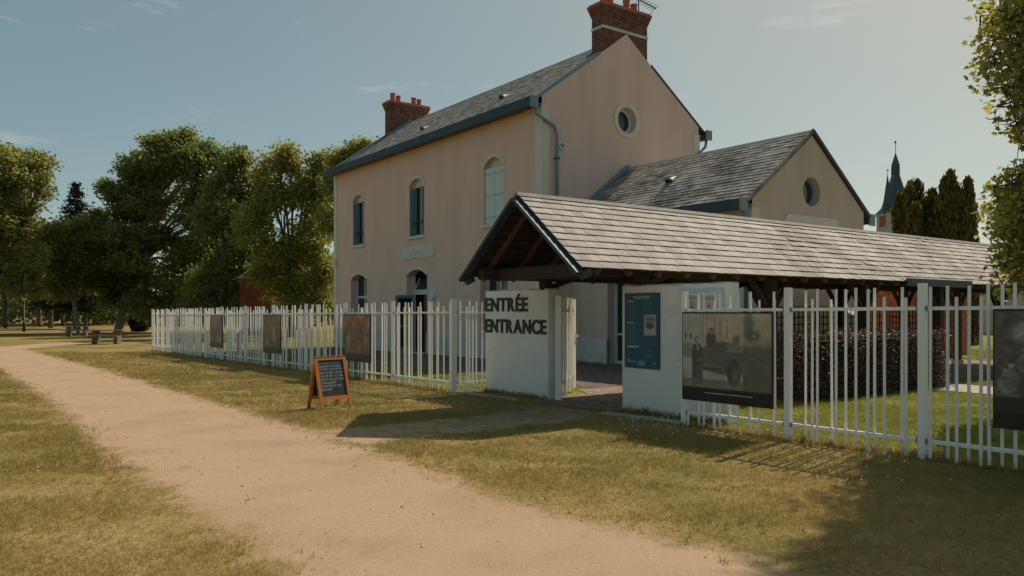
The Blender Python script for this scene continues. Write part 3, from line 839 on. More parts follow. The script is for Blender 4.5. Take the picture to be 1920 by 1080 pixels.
# name plaques with notched ends; raised lettering
def plaque(root, fn, a0, a1, b0, b1, m='stone'):
    c = 0.16
    outl = [(a0 + c, b0), (a1 - c, b0), (a1 - c * 0.5, b0 + c * 0.35), (a1, b0 + c), (a1, b1 - c), (a1 - c * 0.5, b1 - c * 0.35), (a1 - c, b1), (a0 + c, b1), (a0 + c * 0.5, b1 - c * 0.35), (a0, b1 - c), (a0, b0 + c), (a0 + c * 0.5, b0 + c * 0.35)]
    p = MB().prism(outl, fn, -0.035, 0.03).build('name_plaque', m, root)
    am = (a0 + a1) / 2; widths = [np.ptp(mesh_xy(PLAQUE[c_])[:, 0]) for c_ in 'Lorris']
    k = 0.40; tot = sum(widths) * k + 5 * 0.05
    a = am - tot / 2
    for ch, w in zip('Lorris', widths):
        q = mesh_xy(PLAQUE[ch]); lo, hi = q[:, 1].min(), q[:, 1].max()
        me = place_text(PLAQUE[ch], fn, a, a + w * k, b0 + 0.10 + lo * k, b0 + 0.10 + hi * k, -0.034, -0.052)
        link('letter', me, 'stone', p)
        a += w * k + 0.05
plaque(house, fr, -LH / 2 - 1.38, -LH / 2 + 1.38, 3.54, 4.01)

# ------------------------------------------------------------------ annex
LA, VA0, VA1 = 6.9, 1.10, 6.07
annex = empty('low_annex', (HX, HY, 0), ROT_UV)
tag(annex, 'low beige annex with mottled slate roof and round gable window beside the tall house', 'building')
ZE2, ZR2, OV2 = 4.16, 6.22, 0.28
H2 = VA1 - VM + OV2
fr2 = lambda a, b, d: (a, VA0 + d, b)
ga2 = lambda a, b, d: (LA - d, a, b)
def gt2(v, k=0.0):
    return ZE2 + (ZR2 - ZE2) * (1 - abs(v - VM) / H2) - k
am_ = MB()
gd = [(1.75, ZB), (3.95, ZB), (3.95, 2.42), (1.75, 2.42)]
olA = [(0.0, ZB), (1.75, ZB), (1.75, 2.42), (3.95, 2.42), (3.95, ZB), (LA, ZB), (LA, ZE2 - 0.02), (0.0, ZE2 - 0.02)]
holed_wall(am_, olA, [], fr2, 0.35)
am_.add([fr2(1.75, ZB, 0), fr2(1.75, 2.42, 0), fr2(3.95, 2.42, 0), fr2(3.95, ZB, 0), fr2(1.75, ZB, 0.4), fr2(1.75, 2.42, 0.4), fr2(3.95, 2.42, 0.4), fr2(3.95, ZB, 0.4)],
        [(0, 1, 5, 4), (1, 2, 6, 5), (2, 3, 7, 6)])
GP2 = [(VA0, ZB), (VA1, ZB), (VA1, gt2(VA1, 0.02)), (VM, gt2(VM, -0.05)), (VA0, gt2(VA0, 0.02))]
holed_wall(am_, GP2, [circle(VM, 4.63, 0.385)], ga2, 0.3)
am_.add([(0.0, VA1, ZB), (LA, VA1, ZB), (LA, VA1, ZE2), (0.0, VA1, ZE2)], [(0, 1, 2, 3)])
am_.build('wall', 'stucco_annex', annex)
MB().box(0.10, 1.75, VA0 - 0.045, VA0 + 0.1, ZB, 0.66).build('plinth', 'plinth_stone', annex)
MB().box(3.95, LA + 0.04, VA0 - 0.045, VA0 + 0.1, ZB, 0.66).build('plinth', 'plinth_stone', annex)
MB().box(LA - 0.1, LA + 0.042, VA0 + 0.1, VA1 + 0.04, ZB, 0.66).build('plinth', 'plinth_stone', annex)
MB().box(LA - 0.35, LA + 0.028, VA0 - 0.03, VA0 + 0.25, 0.66, ZE2 - 0.12).build('corner_pilaster', 'stone', annex)
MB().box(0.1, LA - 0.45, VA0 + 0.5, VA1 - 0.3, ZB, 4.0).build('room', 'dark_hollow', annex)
dk2, rc2 = roof_pair(annex, 0.02, LA + 0.03, VM, H2, ZE2, ZR2, 'slate_annex', w=0.24, e=0.17)
rc2.build('ridge_cap', 'zinc_pale', dk2)
UPA = Vector((0, H2, ZR2 - ZE2)).normalized()
roof_vent(dk2, Vector((3.15, VM - H2, ZE2)) + UPA * 1.75, UPA)
MB().beam((0.10, VM - H2, ZE2 + 0.06), (0.10, VM, ZR2 + 0.08), 0.16, 0.12).build('wall_flashing', 'zinc', dk2)
for s in (-1, 1):
    MB().beam((LA + 0.045, VM + s * H2, ZE2 - 0.01), (LA + 0.045, VM, ZR2 + 0.02), 0.03, 0.09).build('verge', 'slate_annex' if s < 0 else 'zinc_dark', dk2)
for v in (VM - H2 - 0.09, VM + H2 + 0.09):
    MB().box(0.05, LA + 0.02, v - 0.12, v + 0.12, ZE2 - 0.19, ZE2 + 0.05).build('gutter', 'zinc_dark', annex)
    MB().box(LA + 0.02, LA + 0.06, v - 0.14, v + 0.14, ZE2 - 0.25, ZE2 + 0.08).build('gutter_end', 'zinc', annex)
MB().tube([(LA - 0.10, VA0 - 0.28, ZE2 - 0.2), (LA - 0.12, VA0 - 0.10, ZE2 - 0.5), (LA - 0.12, VA0 - 0.10, -0.1)], 0.045).build('downpipe', 'zinc', annex, smooth=True)
ow = ring(MB(), ga2, VM, 4.63, 0.30, 0.383, 0.17, 0.22).build('round_window', 'blue_grey_paint', annex)
MB().prism(circle(VM, 4.63, 0.34), ga2, 0.20, 0.21).build('pane', 'glass', ow)
plaque(annex, ga2, 2.38, 4.80, 3.52, 3.98)
gdn = MB().box(1.75, 1.84, VA0 + 0.30, VA0 + 0.38, -0.2, 2.42).box(3.86, 3.95, VA0 + 0.30, VA0 + 0.38, -0.2, 2.42).box(1.84, 3.86, VA0 + 0.30, VA0 + 0.38, 2.32, 2.42)\
    .box(2.80, 2.89, VA0 + 0.30, VA0 + 0.38, -0.2, 2.32).box(1.84, 3.86, VA0 + 0.30, VA0 + 0.38, -0.2, 0.02).box(1.84, 3.86, VA0 + 0.30, VA0 + 0.38, 0.78, 0.84).build('glazed_door', 'frame_paint', annex)
MB().box(1.84, 3.86, VA0 + 0.335, VA0 + 0.345, 0.0, 2.32).build('pane', 'glass', gdn)

# ------------------------------------------------------------------ entrance walls
PILLAR_H = 1.87
gq = gz(QX, QY)
def entrance_wall(name, u0, u1, label):
    w = empty(name, qw((u0 + u1) / 2, 0.12, 0), ROT_UV)
    tag(w, label, 'wall')
    h = (u1 - u0) / 2; n = 16
    bm_ = MB()
    # body with a slightly uneven worn top edge
    xs = np.linspace(-h, h, n + 1); jt = RNG.normal(0, 0.006, n + 1)
    v = []; f = []
    for i, x in enumerate(xs):
        for y in (-0.12, 0.12):
            v += [(x, y, -0.3), (x, y, PILLAR_H + jt[i])]
    for i in range(n):
        k = i * 4
        f += [(k, k + 4, k + 5, k + 1), (k + 2, k + 3, k + 7, k + 6), (k + 1, k + 5, k + 7, k + 3)]
    f += [(0, 1, 3, 2), (4 * n, 4 * n + 2, 4 * n + 3, 4 * n + 1)]
    bm_.add(v, f).build('wall_body', 'render_white', w)
    cp = MB()
    for i in range(n):
        x0, x1 = xs[i] + 0.002, xs[i + 1] - 0.002
        if random.random() < 0.8:
            cp.box(x0, x1, -0.118, 0.118, PILLAR_H - 0.015, PILLAR_H + 0.014 + random.random() * 0.012)
    cp.build('worn_coping', 'render_cap', w)
    return w
wall_l = entrance_wall('entrance_wall', -1.93, 0.0, 'white rendered wall block with the black lettering ENTRÉE ENTRANCE')
wall_r = entrance_wall('entrance_wall', 1.83, 3.83, 'white rendered wall block carrying the blue poster and notice case')
lf_fn = lambda a, b, d: (a, -0.12 - d, b)
def word(txt, a0, a1, b0, b1):
    caps = mesh_xy(GLYPH['E']); lo, hi = caps[:, 1].min(), caps[:, 1].max()
    ws = [np.ptp(mesh_xy(GLYPH[c])[:, 0]) for c in txt]; gap = 0.09
    k = (a1 - a0) / (sum(ws) + gap * (len(txt) - 1)); a = a0; kb = (b1 - b0) / (hi - lo)
    for c, w in zip(txt, ws):
        q = mesh_xy(GLYPH[c]); l, h_ = q[:, 1].min(), q[:, 1].max()
        link('letter', place_text(GLYPH[c], lf_fn, a, a + w * k, b0 + (l - lo) * kb, b0 + (h_ - lo) * kb, -0.004, 0.022), 'black_letter', wall_l)
        a += (w + gap) * k
word('ENTRÉE', -0.96, 0.385, 1.49, 1.745)
word('ENTRANCE', -0.96, 0.915, 1.09, 1.345)
# edging stones at the foot of both walls
for i, (a, b) in enumerate(((G(868, 738), G(968, 752)), (G(1130, 776), G(1284, 796)))):
    e = MB().beam((a.x, a.y, a.z + 0.0), (b.x, b.y, b.z + 0.0), 0.07, 0.07).build('edging_stone', 'concrete')
    tag(e, ('low concrete edging strip along the foot of the lettered wall', 'low concrete edging strip along the foot of the poster wall')[i], 'edging')

# ------------------------------------------------------------------ flat prints: colours painted onto a fine sheet
def print_sheet(name, parent, fn, a0, a1, b0, b1, paint, nx=150, ny=140):
    A, B = np.meshgrid(np.linspace(0, 1, nx), np.linspace(0, 1, ny))
    col = np.clip(paint(A, B), 0.002, 0.9)
    v = np.array([fn(a0 + (a1 - a0) * a, b0 + (b1 - b0) * b, 0.0) for a, b in zip(A.ravel(), B.ravel())])
    idx = np.arange(nx * ny).reshape(ny, nx)
    q = np.stack([idx[:-1, :-1], idx[:-1, 1:], idx[1:, 1:], idx[1:, :-1]], -1).reshape(-1, 4)
    me = np_mesh(name, v, q)
    at_ = me.attributes.new('print', 'FLOAT_COLOR', 'POINT')
    c4 = np.ones((nx * ny, 4), np.float32); c4[:, :3] = col.reshape(-1, 3)
    at_.data.foreach_set('color', c4.ravel())
    return link(name, me, 'print', parent)

def smooth_noise(A, B, s, seed):
    r = np.random.default_rng(seed); out = np.zeros_like(A); amp = 1.0
    for o_ in range(4):
        n = int(s * 2 ** o_) + 2; g = r.random((n + 1, n + 1))
        x, y = A * (n - 1), B * (n - 1); i, j = np.clip(x.astype(int), 0, n - 1), np.clip(y.astype(int), 0, n - 1)
        fx, fy = x - i, y - j; fx = fx * fx * (3 - 2 * fx); fy = fy * fy * (3 - 2 * fy)
        out += amp * ((g[j, i] * (1 - fx) + g[j, i + 1] * fx) * (1 - fy) + (g[j + 1, i] * (1 - fx) + g[j + 1, i + 1] * fx) * fy)
        amp *= 0.5
    return out / 1.875

class Paint:
    def __init__(s, A, B, base): s.A, s.B = A, B; s.c = np.zeros(A.shape + (3,)) + np.array(base)
    def put(s, mask, col, k=1.0):
        m = (np.clip(mask, 0, 1) * k)[..., None]; s.c = s.c * (1 - m) + np.array(col) * m
    def ell(s, x, y, rx, ry, col, k=1.0, soft=0.25):
        d = np.sqrt(((s.A - x) / rx) ** 2 + ((s.B - y) / ry) ** 2); s.put((1 - d) / soft, col, k)
    def rect(s, x0, x1, y0, y1, col, k=1.0, soft=0.006):
        m = np.minimum(np.minimum(s.A - x0, x1 - s.A), np.minimum(s.B - y0, y1 - s.B)); s.put(m / soft + 0.5, col, k)
    def line(s, x0, y0, x1, y1, w, col, k=1.0):
        ex, ey = x1 - x0, y1 - y0; t = np.clip(((s.A - x0) * ex + (s.B - y0) * ey) / (ex * ex + ey * ey + 1e-9), 0, 1)
        d = np.hypot(s.A - x0 - t * ex, s.B - y0 - t * ey); s.put((w - d) / (0.5 * w) + 0.3, col, k)

def paint_car(A, B):
    p = Paint(A, B, (0.30, 0.25, 0.20)); n1 = smooth_noise(A, B, 6, 1); n2 = smooth_noise(A, B, 22, 2)
    p.rect(0, 0.27, 0, 1, (0.27, 0.27, 0.25)); p.rect(0, 0.2, 0.42, 0.60, (0.12, 0.17, 0.18)); p.rect(0, 0.2, 0.22, 0.4, (0.34, 0.32, 0.29))
    for x in (0.025, 0.085): p.rect(x, x + 0.025, 0.66, 0.74, (0.07, 0.07, 0.07))
    for x in (0.22, 0.25, 0.29): p.rect(x, x + 0.008, 0.6, 1, (0.10, 0.10, 0.10))
    for x in (0.38, 0.44, 0.52): p.rect(x, x + 0.014, 0.68, 0.93, (0.13, 0.11, 0.09), 0.8)
    p.ell(0.76, 0.86, 0.07, 0.26, (0.07, 0.085, 0.085), 0.9, 0.5); p.ell(0.80, 0.72, 0.12, 0.10, (0.06, 0.07, 0.065), 0.9, 0.5); p.ell(0.63, 0.66, 0.06, 0.09, (0.06, 0.07, 0.06), 0.9, 0.6)
    p.put((0.72 - B) * 6 * (A > 0.70), (0.05, 0.05, 0.05), 0.9)
    body = (0.065, 0.068, 0.064)
    p.ell(0.48, 0.42, 0.30, 0.23, body, 1, 0.12); p.rect(0.22, 0.80, 0.24, 0.50, body); p.ell(0.78, 0.36, 0.16, 0.20, (0.058, 0.062, 0.058), 1, 0.2)
    p.line(0.25, 0.60, 0.47, 0.64, 0.006, (0.17, 0.16, 0.14)); p.line(0.47, 0.64, 0.64, 0.60, 0.006, (0.15, 0.14, 0.13))
    p.rect(0.53, 0.70, 0.515, 0.60, (0.12, 0.12, 0.11), 0.8); p.rect(0.52, 0.69, 0.505, 0.52, (0.19, 0.18, 0.16)); p.rect(0.26, 0.46, 0.29, 0.33, (0.10, 0.10, 0.09)); p.rect(0.26, 0.46, 0.26, 0.29, (0.03, 0.03, 0.03))
    p.ell(0.60, 0.24, 0.085, 0.19, (0.028, 0.028, 0.028), 1, 0.15); p.ell(0.62, 0.20, 0.055, 0.14, (0.06, 0.06, 0.056), 1, 0.3); p.ell(0.62, 0.2, 0.02, 0.05, (0.10, 0.10, 0.09), 1, 0.4)
    p.line(0.62, 0.44, 0.74, 0.24, 0.012, (0.09, 0.09, 0.085)); p.line(0.74, 0.43, 0.83, 0.43, 0.006, (0.16, 0.15, 0.14)); p.ell(0.82, 0.72, 0.015, 0.02, (0.28, 0.26, 0.23), 1, 0.5)
    # figures: one standing by the car, two heads over it
    p.ell(0.34, 0.66, 0.07, 0.13, (0.045, 0.042, 0.038), 1, 0.3); p.ell(0.345, 0.78, 0.035, 0.045, (0.06, 0.06, 0.055), 1, 0.3); p.ell(0.35, 0.755, 0.022, 0.035, (0.20, 0.165, 0.14), 1, 0.4); p.ell(0.25, 0.71, 0.018, 0.03, (0.17, 0.14, 0.12), 1, 0.4)
    p.rect(0.115, 0.245, 0.06, 0.42, (0.06, 0.058, 0.052)); p.ell(0.18, 0.47, 0.075, 0.15, (0.045, 0.04, 0.035), 1, 0.15); p.rect(0.125, 0.16, 0.0, 0.3, (0.05, 0.045, 0.04)); p.ell(0.175, 0.655, 0.036, 0.055, (0.10, 0.10, 0.09), 1, 0.25)
    p.ell(0.185, 0.645, 0.022, 0.042, (0.27, 0.22, 0.18), 1, 0.35); p.line(0.18, 0.59, 0.19, 0.52, 0.010, (0.25, 0.22, 0.19)); p.ell(0.205, 0.38, 0.025, 0.014, (0.26, 0.20, 0.16), 1, 0.5)
    p.rect(0, 1, 0.0, 0.13, (0.072, 0.072, 0.068), 0.75)
    p.c *= (0.72 + 0.55 * n1 * (0.5 + n2))[..., None]
    p.c *= 2.0; p.c = p.c * 0.72 + np.array([0.125, 0.108, 0.085]) * 0.28; p.c *= np.array([1.06, 1.0, 0.88]); p.rect(-1, 2, -1, 0.02, (0.03, 0.025, 0.022))
    return p.c

def paint_group(A, B):
    n1, n2 = smooth_noise(A, B, 9, 5), smooth_noise(A, B, 26, 6)
    p = Paint(A, B, (0.055, 0.05, 0.045)); p.ell(0.35, 0.80, 0.32, 0.14, (0.19, 0.17, 0.15), 1, 0.4)
    r = np.random.default_rng(3)
    for k in range(16):
        x, y = r.random(), 0.28 + 0.36 * r.random(); g = 0.05 + 0.09 * r.random()
        p.ell(x, y - 0.09, 0.075, 0.12, (g, g * 0.92, g * 0.85), 1, 0.25); p.ell(x, y + 0.05, 0.028, 0.036, (0.20, 0.175, 0.155), 1, 0.4); p.ell(x, y + 0.075, 0.03, 0.02, (0.04, 0.035, 0.03), 1, 0.5)
    p.put((0.2 - B) * 4, (0.06, 0.055, 0.05)); p.c *= 2.2 * (0.35 + 1.7 * n1 * n2)[..., None]
    p.rect(-1, 2, -1, 0.15, (0.03, 0.025, 0.022)); return p.c

def paint_murky(seed, warm):
    def f(A, B):
        n1, n2 = smooth_noise(A, B, 4, seed), smooth_noise(A, B, 14, seed + 9)
        p = Paint(A, B, (0.055, 0.048, 0.04)); p.put((B - 0.55) * 2.2, warm, 0.8)
        r = np.random.default_rng(seed)
        for k in range(5):
            x, y = 0.1 + 0.8 * r.random(), 0.25 + 0.35 * r.random(); p.ell(x, y, 0.10, 0.16, (0.12, 0.10, 0.075), 0.8, 0.6); p.ell(x, y + 0.17, 0.04, 0.05, (0.15, 0.125, 0.10), 0.8, 0.6)
        p.c *= 2.2 * (0.25 + 1.5 * n1 * (0.4 + n2))[..., None] * np.array([1.4, 1.0, 0.72])
        p.rect(-1, 2, -1, 0.14, (0.03, 0.026, 0.022)); p.rect(0.22, 0.78, 0.065, 0.075, (0.10, 0.09, 0.08)); return p.c
    return f

def paint_poster(A, B):
    p = Paint(A, B, (0.007, 0.070, 0.118)); w = (0.42, 0.47, 0.48); t = (0.03, 0.16, 0.19)
    p.rect(0.24, 0.76, 0.945, 0.957, w, 0.8); p.rect(0.30, 0.70, 0.922, 0.934, w, 0.7)
    for y in (0.885, 0.60): p.rect(0.08, 0.27, y, y + 0.012, w)
    p.rect(0.08, 0.42, 0.275, 0.295, w)
    r = np.random.default_rng(4)
    for y0, y1, x0, xw in ((0.67, 0.86, 0.08, 0.30), (0.33, 0.58, 0.08, 0.36), (0.77, 0.89, 0.52, 0.36)):
        y = y1
        while y > y0:
            p.rect(x0, x0 + xw * (0.5 + 0.5 * r.random()), y, y + 0.006, t, 0.75); y -= 0.019
    p.rect(0.57, 0.90, 0.44, 0.71, (0.36, 0.39, 0.40)); p.rect(0.60, 0.87, 0.54, 0.69, (0.26, 0.20, 0.15)); p.ell(0.73, 0.56, 0.12, 0.05, (0.06, 0.05, 0.045), 1, 0.4); p.rect(0.61, 0.86, 0.645, 0.66, (0.10, 0.09, 0.08))
    for k in range(4): p.rect(0.64 + k * 0.045, 0.665 + k * 0.045, 0.155, 0.17, (0.25, 0.20, 0.24))
    for k in range(5): p.rect(0.62 + k * 0.045, 0.65 + k * 0.045, 0.185, 0.196, (0.12, 0.28, 0.31))
    p.rect(0.68, 0.75, 0.235, 0.25, (0.24, 0.26, 0.30))
    for k in range(5): p.rect(0.09 + k * 0.05, 0.125 + k * 0.05, 0.075, 0.09, (0.38, 0.40, 0.40))
    p.rect(0.09, 0.15, 0.105, 0.118, w); p.rect(0.38, 0.60, 0.03, 0.11, (0.04, 0.24, 0.28)); p.rect(0.42, 0.56, 0.05, 0.09, (0.12, 0.34, 0.37)); p.rect(0.78, 0.90, 0.065, 0.085, (0.06, 0.26, 0.36))
    for x, y in ((0.03, 0.985), (0.97, 0.985), (0.03, 0.015), (0.97, 0.015)): p.ell(x, y, 0.012, 0.006, (0.3, 0.3, 0.3))
    return p.c

# poster and notice case on the right-hand wall
post = empty('information_poster', qw(2.32, -0.002, 0), ROT_UV)
tag(post, 'dark blue information poster on the white wall beside the gate', 'poster')
MB().box(-0.42, 0.30, -0.016, 0.0, 0.64, 1.77).build('backing_board', 'panel_black', post)
print_sheet('poster_print', post, lambda a, b, d: (a, -0.019, b), -0.42, 0.30, 0.64, 1.77, paint_poster, 90, 170)
case = empty('notice_case', qw(3.42, -0.002, 0), ROT_UV)
tag(case, 'pale glazed notice case hung on the wall behind the fence', 'notice board')
cf = MB()
for b in ((-0.36, -0.32, 0.82, 1.80), (0.32, 0.36, 0.82, 1.80), (-0.32, 0.32, 1.76, 1.80), (-0.32, 0.32, 0.82, 0.86)):
    cf.box(b[0], b[1], -0.06, 0.0, b[2], b[3])
cf.box(-0.38, 0.38, -0.085, 0.0, 0.79, 0.82).build('case_frame', 'frame_paint', case)
MB().box(-0.32, 0.32, -0.02, -0.004, 0.86, 1.76).build('back_panel', 'render_white', case)
def paint_notice(A, B):
    p = Paint(A, B, (0.48, 0.47, 0.44)); p.rect(0.1, 0.9, 0.80, 0.93, (0.22, 0.20, 0.19), 0.6)
    p.line(0.35, 0.42, 0.5, 0.68, 0.025, (0.08, 0.08, 0.08)); p.line(0.5, 0.68, 0.65, 0.42, 0.025, (0.08, 0.08, 0.08)); p.line(0.35, 0.42, 0.65, 0.42, 0.025, (0.08, 0.08, 0.08))
    for k in range(5): p.rect(0.15, 0.85, 0.30 - k * 0.05, 0.315 - k * 0.05, (0.2, 0.2, 0.2), 0.6)
    return p.c
for a0, a1, b0, b1 in ((-0.28, -0.08, 1.42, 1.72), (-0.02, 0.26, 1.34, 1.72)):
    print_sheet('notice_sheet', case, lambda a, b, d: (a, -0.024, b), a0, a1, b0, b1, paint_notice, 30, 40)

# ------------------------------------------------------------------ covered walkway
walk = empty('covered_walkway', (QX, QY, 0), ROT_UV)
tag(walk, 'long open timber walkway with pale slate roof running back from the gate', 'shelter')
CX, HWD, VG, VE = 0.95, 1.475, -1.37, 18.0
ZWE, ZWR = 2.11, 3.29
LW = VE - VG; SW = math.hypot(HWD, ZWR - ZWE)
wd = MB()
for s in (-1, 1):
    xe = CX + s * HWD; t = 0.035
    wd.add([(xe, VG, ZWE), (xe, VE, ZWE), (CX, VE, ZWR), (CX, VG, ZWR), (xe, VG, ZWE - t), (xe, VE, ZWE - t), (CX, VE, ZWR - t), (CX, VG, ZWR - t)],
           [(0, 1, 2, 3), (7, 6, 5, 4), (0, 4, 5, 1), (0, 3, 7, 4), (1, 5, 6, 2)])
wroof = wd.build('roof', 'roof_deck', walk)
# near slope: the slates that show largest are pieces of their own
eb = Vector((-HWD / SW, 0, (ZWR - ZWE) / SW)); ea = Vector((0, 1, 0)); en = ea.cross(eb); en = en if en.z > 0 else -en
EW = 0.172
cells = slate_cells(LW, SW, 0.20, EW)
cells.sort(key=lambda c: c[0])
near_c, far_c = cells[:290], cells[290:]
v_, f_ = slates_joined([(-0.15, 0.15, 0.0)], 9.0, EW, th=0.010)
RM = Matrix((ea, eb, en)).transposed().to_4x4()
slate_me = []
for k in range(3):
    v_, f_ = slates_joined([(-0.15, 0.15, 0.0)], 9.0, EW, th=0.010); me = np_mesh('slate', v_, f_); me.materials.append(MATS['slate_walk']); slate_me.append(me)
for c in near_c:
    o = bpy.data.objects.new('slate', random.choice(slate_me)); COL.objects.link(o); o.parent = wroof
    w = c[1] - c[0]
    p = Vector((CX + HWD, VG, ZWE)) + ea * ((c[0] + c[1]) / 2) + eb * (c[2] - 0.03)
    o.matrix_local = Matrix.Translation(p) @ RM @ Matrix.Rotation(random.gauss(0, 0.014), 4, 'Z') @ Matrix.Diagonal((w / 0.30, min(1.0, (SW + 0.03 - c[2]) / (EW + 0.05)), 1, 1))
v_, f_ = slates_joined(far_c, SW, EW, th=0.010)
fo = link('slate_covering', np_mesh('slate_covering', to_slope(v_ - np.array([0, 0.03, 0]), (CX + HWD, VG, ZWE), tuple(ea), tuple(eb), tuple(en)), f_), 'slate_walk_joined', wroof); fo['kind'] = 'stuff'
slope_cover('slate_covering', wroof, 'slate_walk_joined', (CX - HWD, VG, ZWE), (0, 1, 0), (HWD / SW, 0, (ZWR - ZWE) / SW), LW, SW, 0.20, EW)
MB().add([(CX - 0.08, VG - 0.02, ZWR - 0.035), (CX, VG - 0.02, ZWR + 0.033), (CX + 0.08, VG - 0.02, ZWR - 0.035), (CX - 0.08, VE, ZWR - 0.035), (CX, VE, ZWR + 0.033), (CX + 0.08, VE, ZWR - 0.035)],
         [(0, 1, 4, 3), (1, 2, 5, 4), (0, 2, 1), (3, 4, 5), (0, 3, 5, 2)]).build('ridge_cap', 'ridge_slate', wroof)
for s in (-1, 1):
    a = Vector((CX + s * (HWD + 0.03), VG - 0.03, ZWE - 0.10)); b = Vector((CX, VG - 0.03, ZWR - 0.075))
    MB().beam(a, b, 0.05, 0.15, up=(0, 1, 0)).build('barge_board', 'zinc_dark', wroof)
    MB().beam((CX + s * (HWD + 0.0), VG + 0.02, ZWE - 0.13), (CX + s * (HWD + 0.0), VG + 0.16, ZWE - 0.06), 0.10, 0.10).build('board_end', 'zinc_dark', wroof)
# rafters and laths under the roof
for s in (-1, 1):
    y = VG + 0.35
    while y < VE:
        a = Vector((CX + s * (HWD - 0.02), y, ZWE - 0.075)); b = Vector((CX + s * 0.03, y, ZWR - 0.085))
        MB().beam(a, b, 0.06, 0.085).build('rafter', 'wood_rafter', walk)
        y += 0.62
    for k in range(1, 10):
        t = k / 10; x = CX + s * HWD * (1 - t); z = ZWE + (ZWR - ZWE) * t - 0.045
        MB().beam((x, VG + 0.05, z), (x, VE - 0.1, z), 0.05, 0.018).build('lath', 'wood_dark', wroof)
XP = (-0.22, 2.12)
for x in XP:
    MB().box(x - 0.09, x + 0.09, VG + 0.12, VE - 0.2, 2.02, 2.20).build('wall_plate', 'wood_dark', walk)
MB().box(CX - 0.05, CX + 0.05, VG + 0.1, VE - 0.2, ZWR - 0.25, ZWR - 0.10).build('ridge_beam', 'wood_dark', walk)
POSTS = (0.12, 3.3, 6.3, 9.3, 12.3, 15.3)
for j, y in enumerate(POSTS):
    for x in XP:
        z0 = PILLAR_H if j == 0 else gz(*qw(x, y).xy) - 0.05
        if not (j == 0):
            MB().box(x - 0.12, x + 0.12, y - 0.12, y + 0.12, z0, z0 + 0.18).build('post_foot', 'concrete', walk)
        MB().box(x - 0.085, x + 0.085, y - 0.085, y + 0.085, z0 + 0.0, 2.02).build('post', 'wood_dark', walk)
        for s in (-1, 1):
            if j == 0 and s < 0: continue
            MB().beam((x, y + s * 0.06, 1.52 if j else 1.90), (x, y + s * 0.55, 2.05), 0.07, 0.08).build('brace', 'wood_dark', walk)
    MB().box(CX - HWD + 0.12, CX + HWD - 0.12, y - 0.07, y + 0.07, 2.04, 2.19).build('tie_beam', 'wood_dark', walk)
    MB().box(CX - 0.06, CX + 0.06, y - 0.06, y + 0.06, 2.19, ZWR - 0.2).build('king_post', 'wood_dark', walk)
# rounded end of the front plate under the left eave
MB().prism([(CX - HWD + 0.10, 2.20), (CX - HWD + 0.10, 2.13), (CX - HWD + 0.17, 2.115), (CX - HWD + 0.24, 2.06), (CX - HWD + 0.27, 2.0), (CX + HWD - 0.27, 2.0), (CX + HWD - 0.24, 2.06), (CX + HWD - 0.17, 2.115), (CX + HWD - 0.10, 2.13), (CX + HWD - 0.10, 2.20)],
           lambda a, b, d: (a, d, b), VG + 0.42, VG + 0.54).build('tie_beam', 'wood_dark', walk)
MB().box(CX + HWD - 0.05, CX + HWD + 0.10, 7.2 - 0.0, 10.0, ZWE - 0.10, ZWE - 0.07).box(CX + HWD + 0.07, CX + HWD + 0.10, 7.2, 10.0, ZWE - 0.07, ZWE + 0.05).box(CX + HWD - 0.05, CX + HWD - 0.03, 7.2, 10.0, ZWE - 0.07, ZWE + 0.02).build('gutter', 'zinc_dark', walk)
# lattice screens between the far posts
for y0, y1 in ((6.45, 9.15), (9.45, 12.15), (12.45, 15.15)):
    tr = MB().box(-0.25, -0.19, y0, y0 + 0.05, 0.15, 2.0).box(-0.25, -0.19, y1 - 0.05, y1, 0.15, 2.0).box(-0.25, -0.19, y0, y1, 1.55, 1.60).box(-0.25, -0.19, y0, y1, 0.15, 0.2)
    k = y0 + 0.17
    while k < y1 - 0.08:
        tr.box(-0.235, -0.220, k - 0.014, k + 0.014, 0.2, 1.55); k += 0.165
    k = 0.36
    while k < 1.5:
        tr.box(-0.220, -0.205, y0 + 0.05, y1 - 0.05, k - 0.014, k + 0.014); k += 0.165
    tr.build('trellis', 'trellis', walk)
pier = MB().box(-0.28, 0.28, -0.15, 0.15, -0.3, 1.45).prism([(-0.28, 1.45), (0.28, 1.45), (0, 1.68)], lambda a, b, d: (a, d, b), -0.15, 0.15).build('gate_pier', 'render_white')
pier.location = qw(-0.9, 10.6, gz(*qw(-0.9, 10.6).xy)); pier.rotation_euler = (0, 0, ROT_UV)
tag(pier, 'small pale pier with pointed top behind the walkway lattice', 'pier')
bw = empty('brick_outbuilding', qw(-4.2, 16.5, 0), ROT_UV)
tag(bw, 'orange brick outbuilding seen through the walkway lattice', 'building')
MB().box(-2.2, 1.6, 0, 5.0, -0.4, 2.7).build('wall', 'orange_brick', bw)
MB().prism([(-2.5, 2.6), (1.9, 2.6), (-0.3, 4.0)], lambda a, b, d: (a, d, b), -0.2, 5.2).build('roof', 'slate_annex', bw)
MB().box(-1.2, -0.5, -0.03, 0.02, 1.7, 2.2).build('window', 'glass', bw)

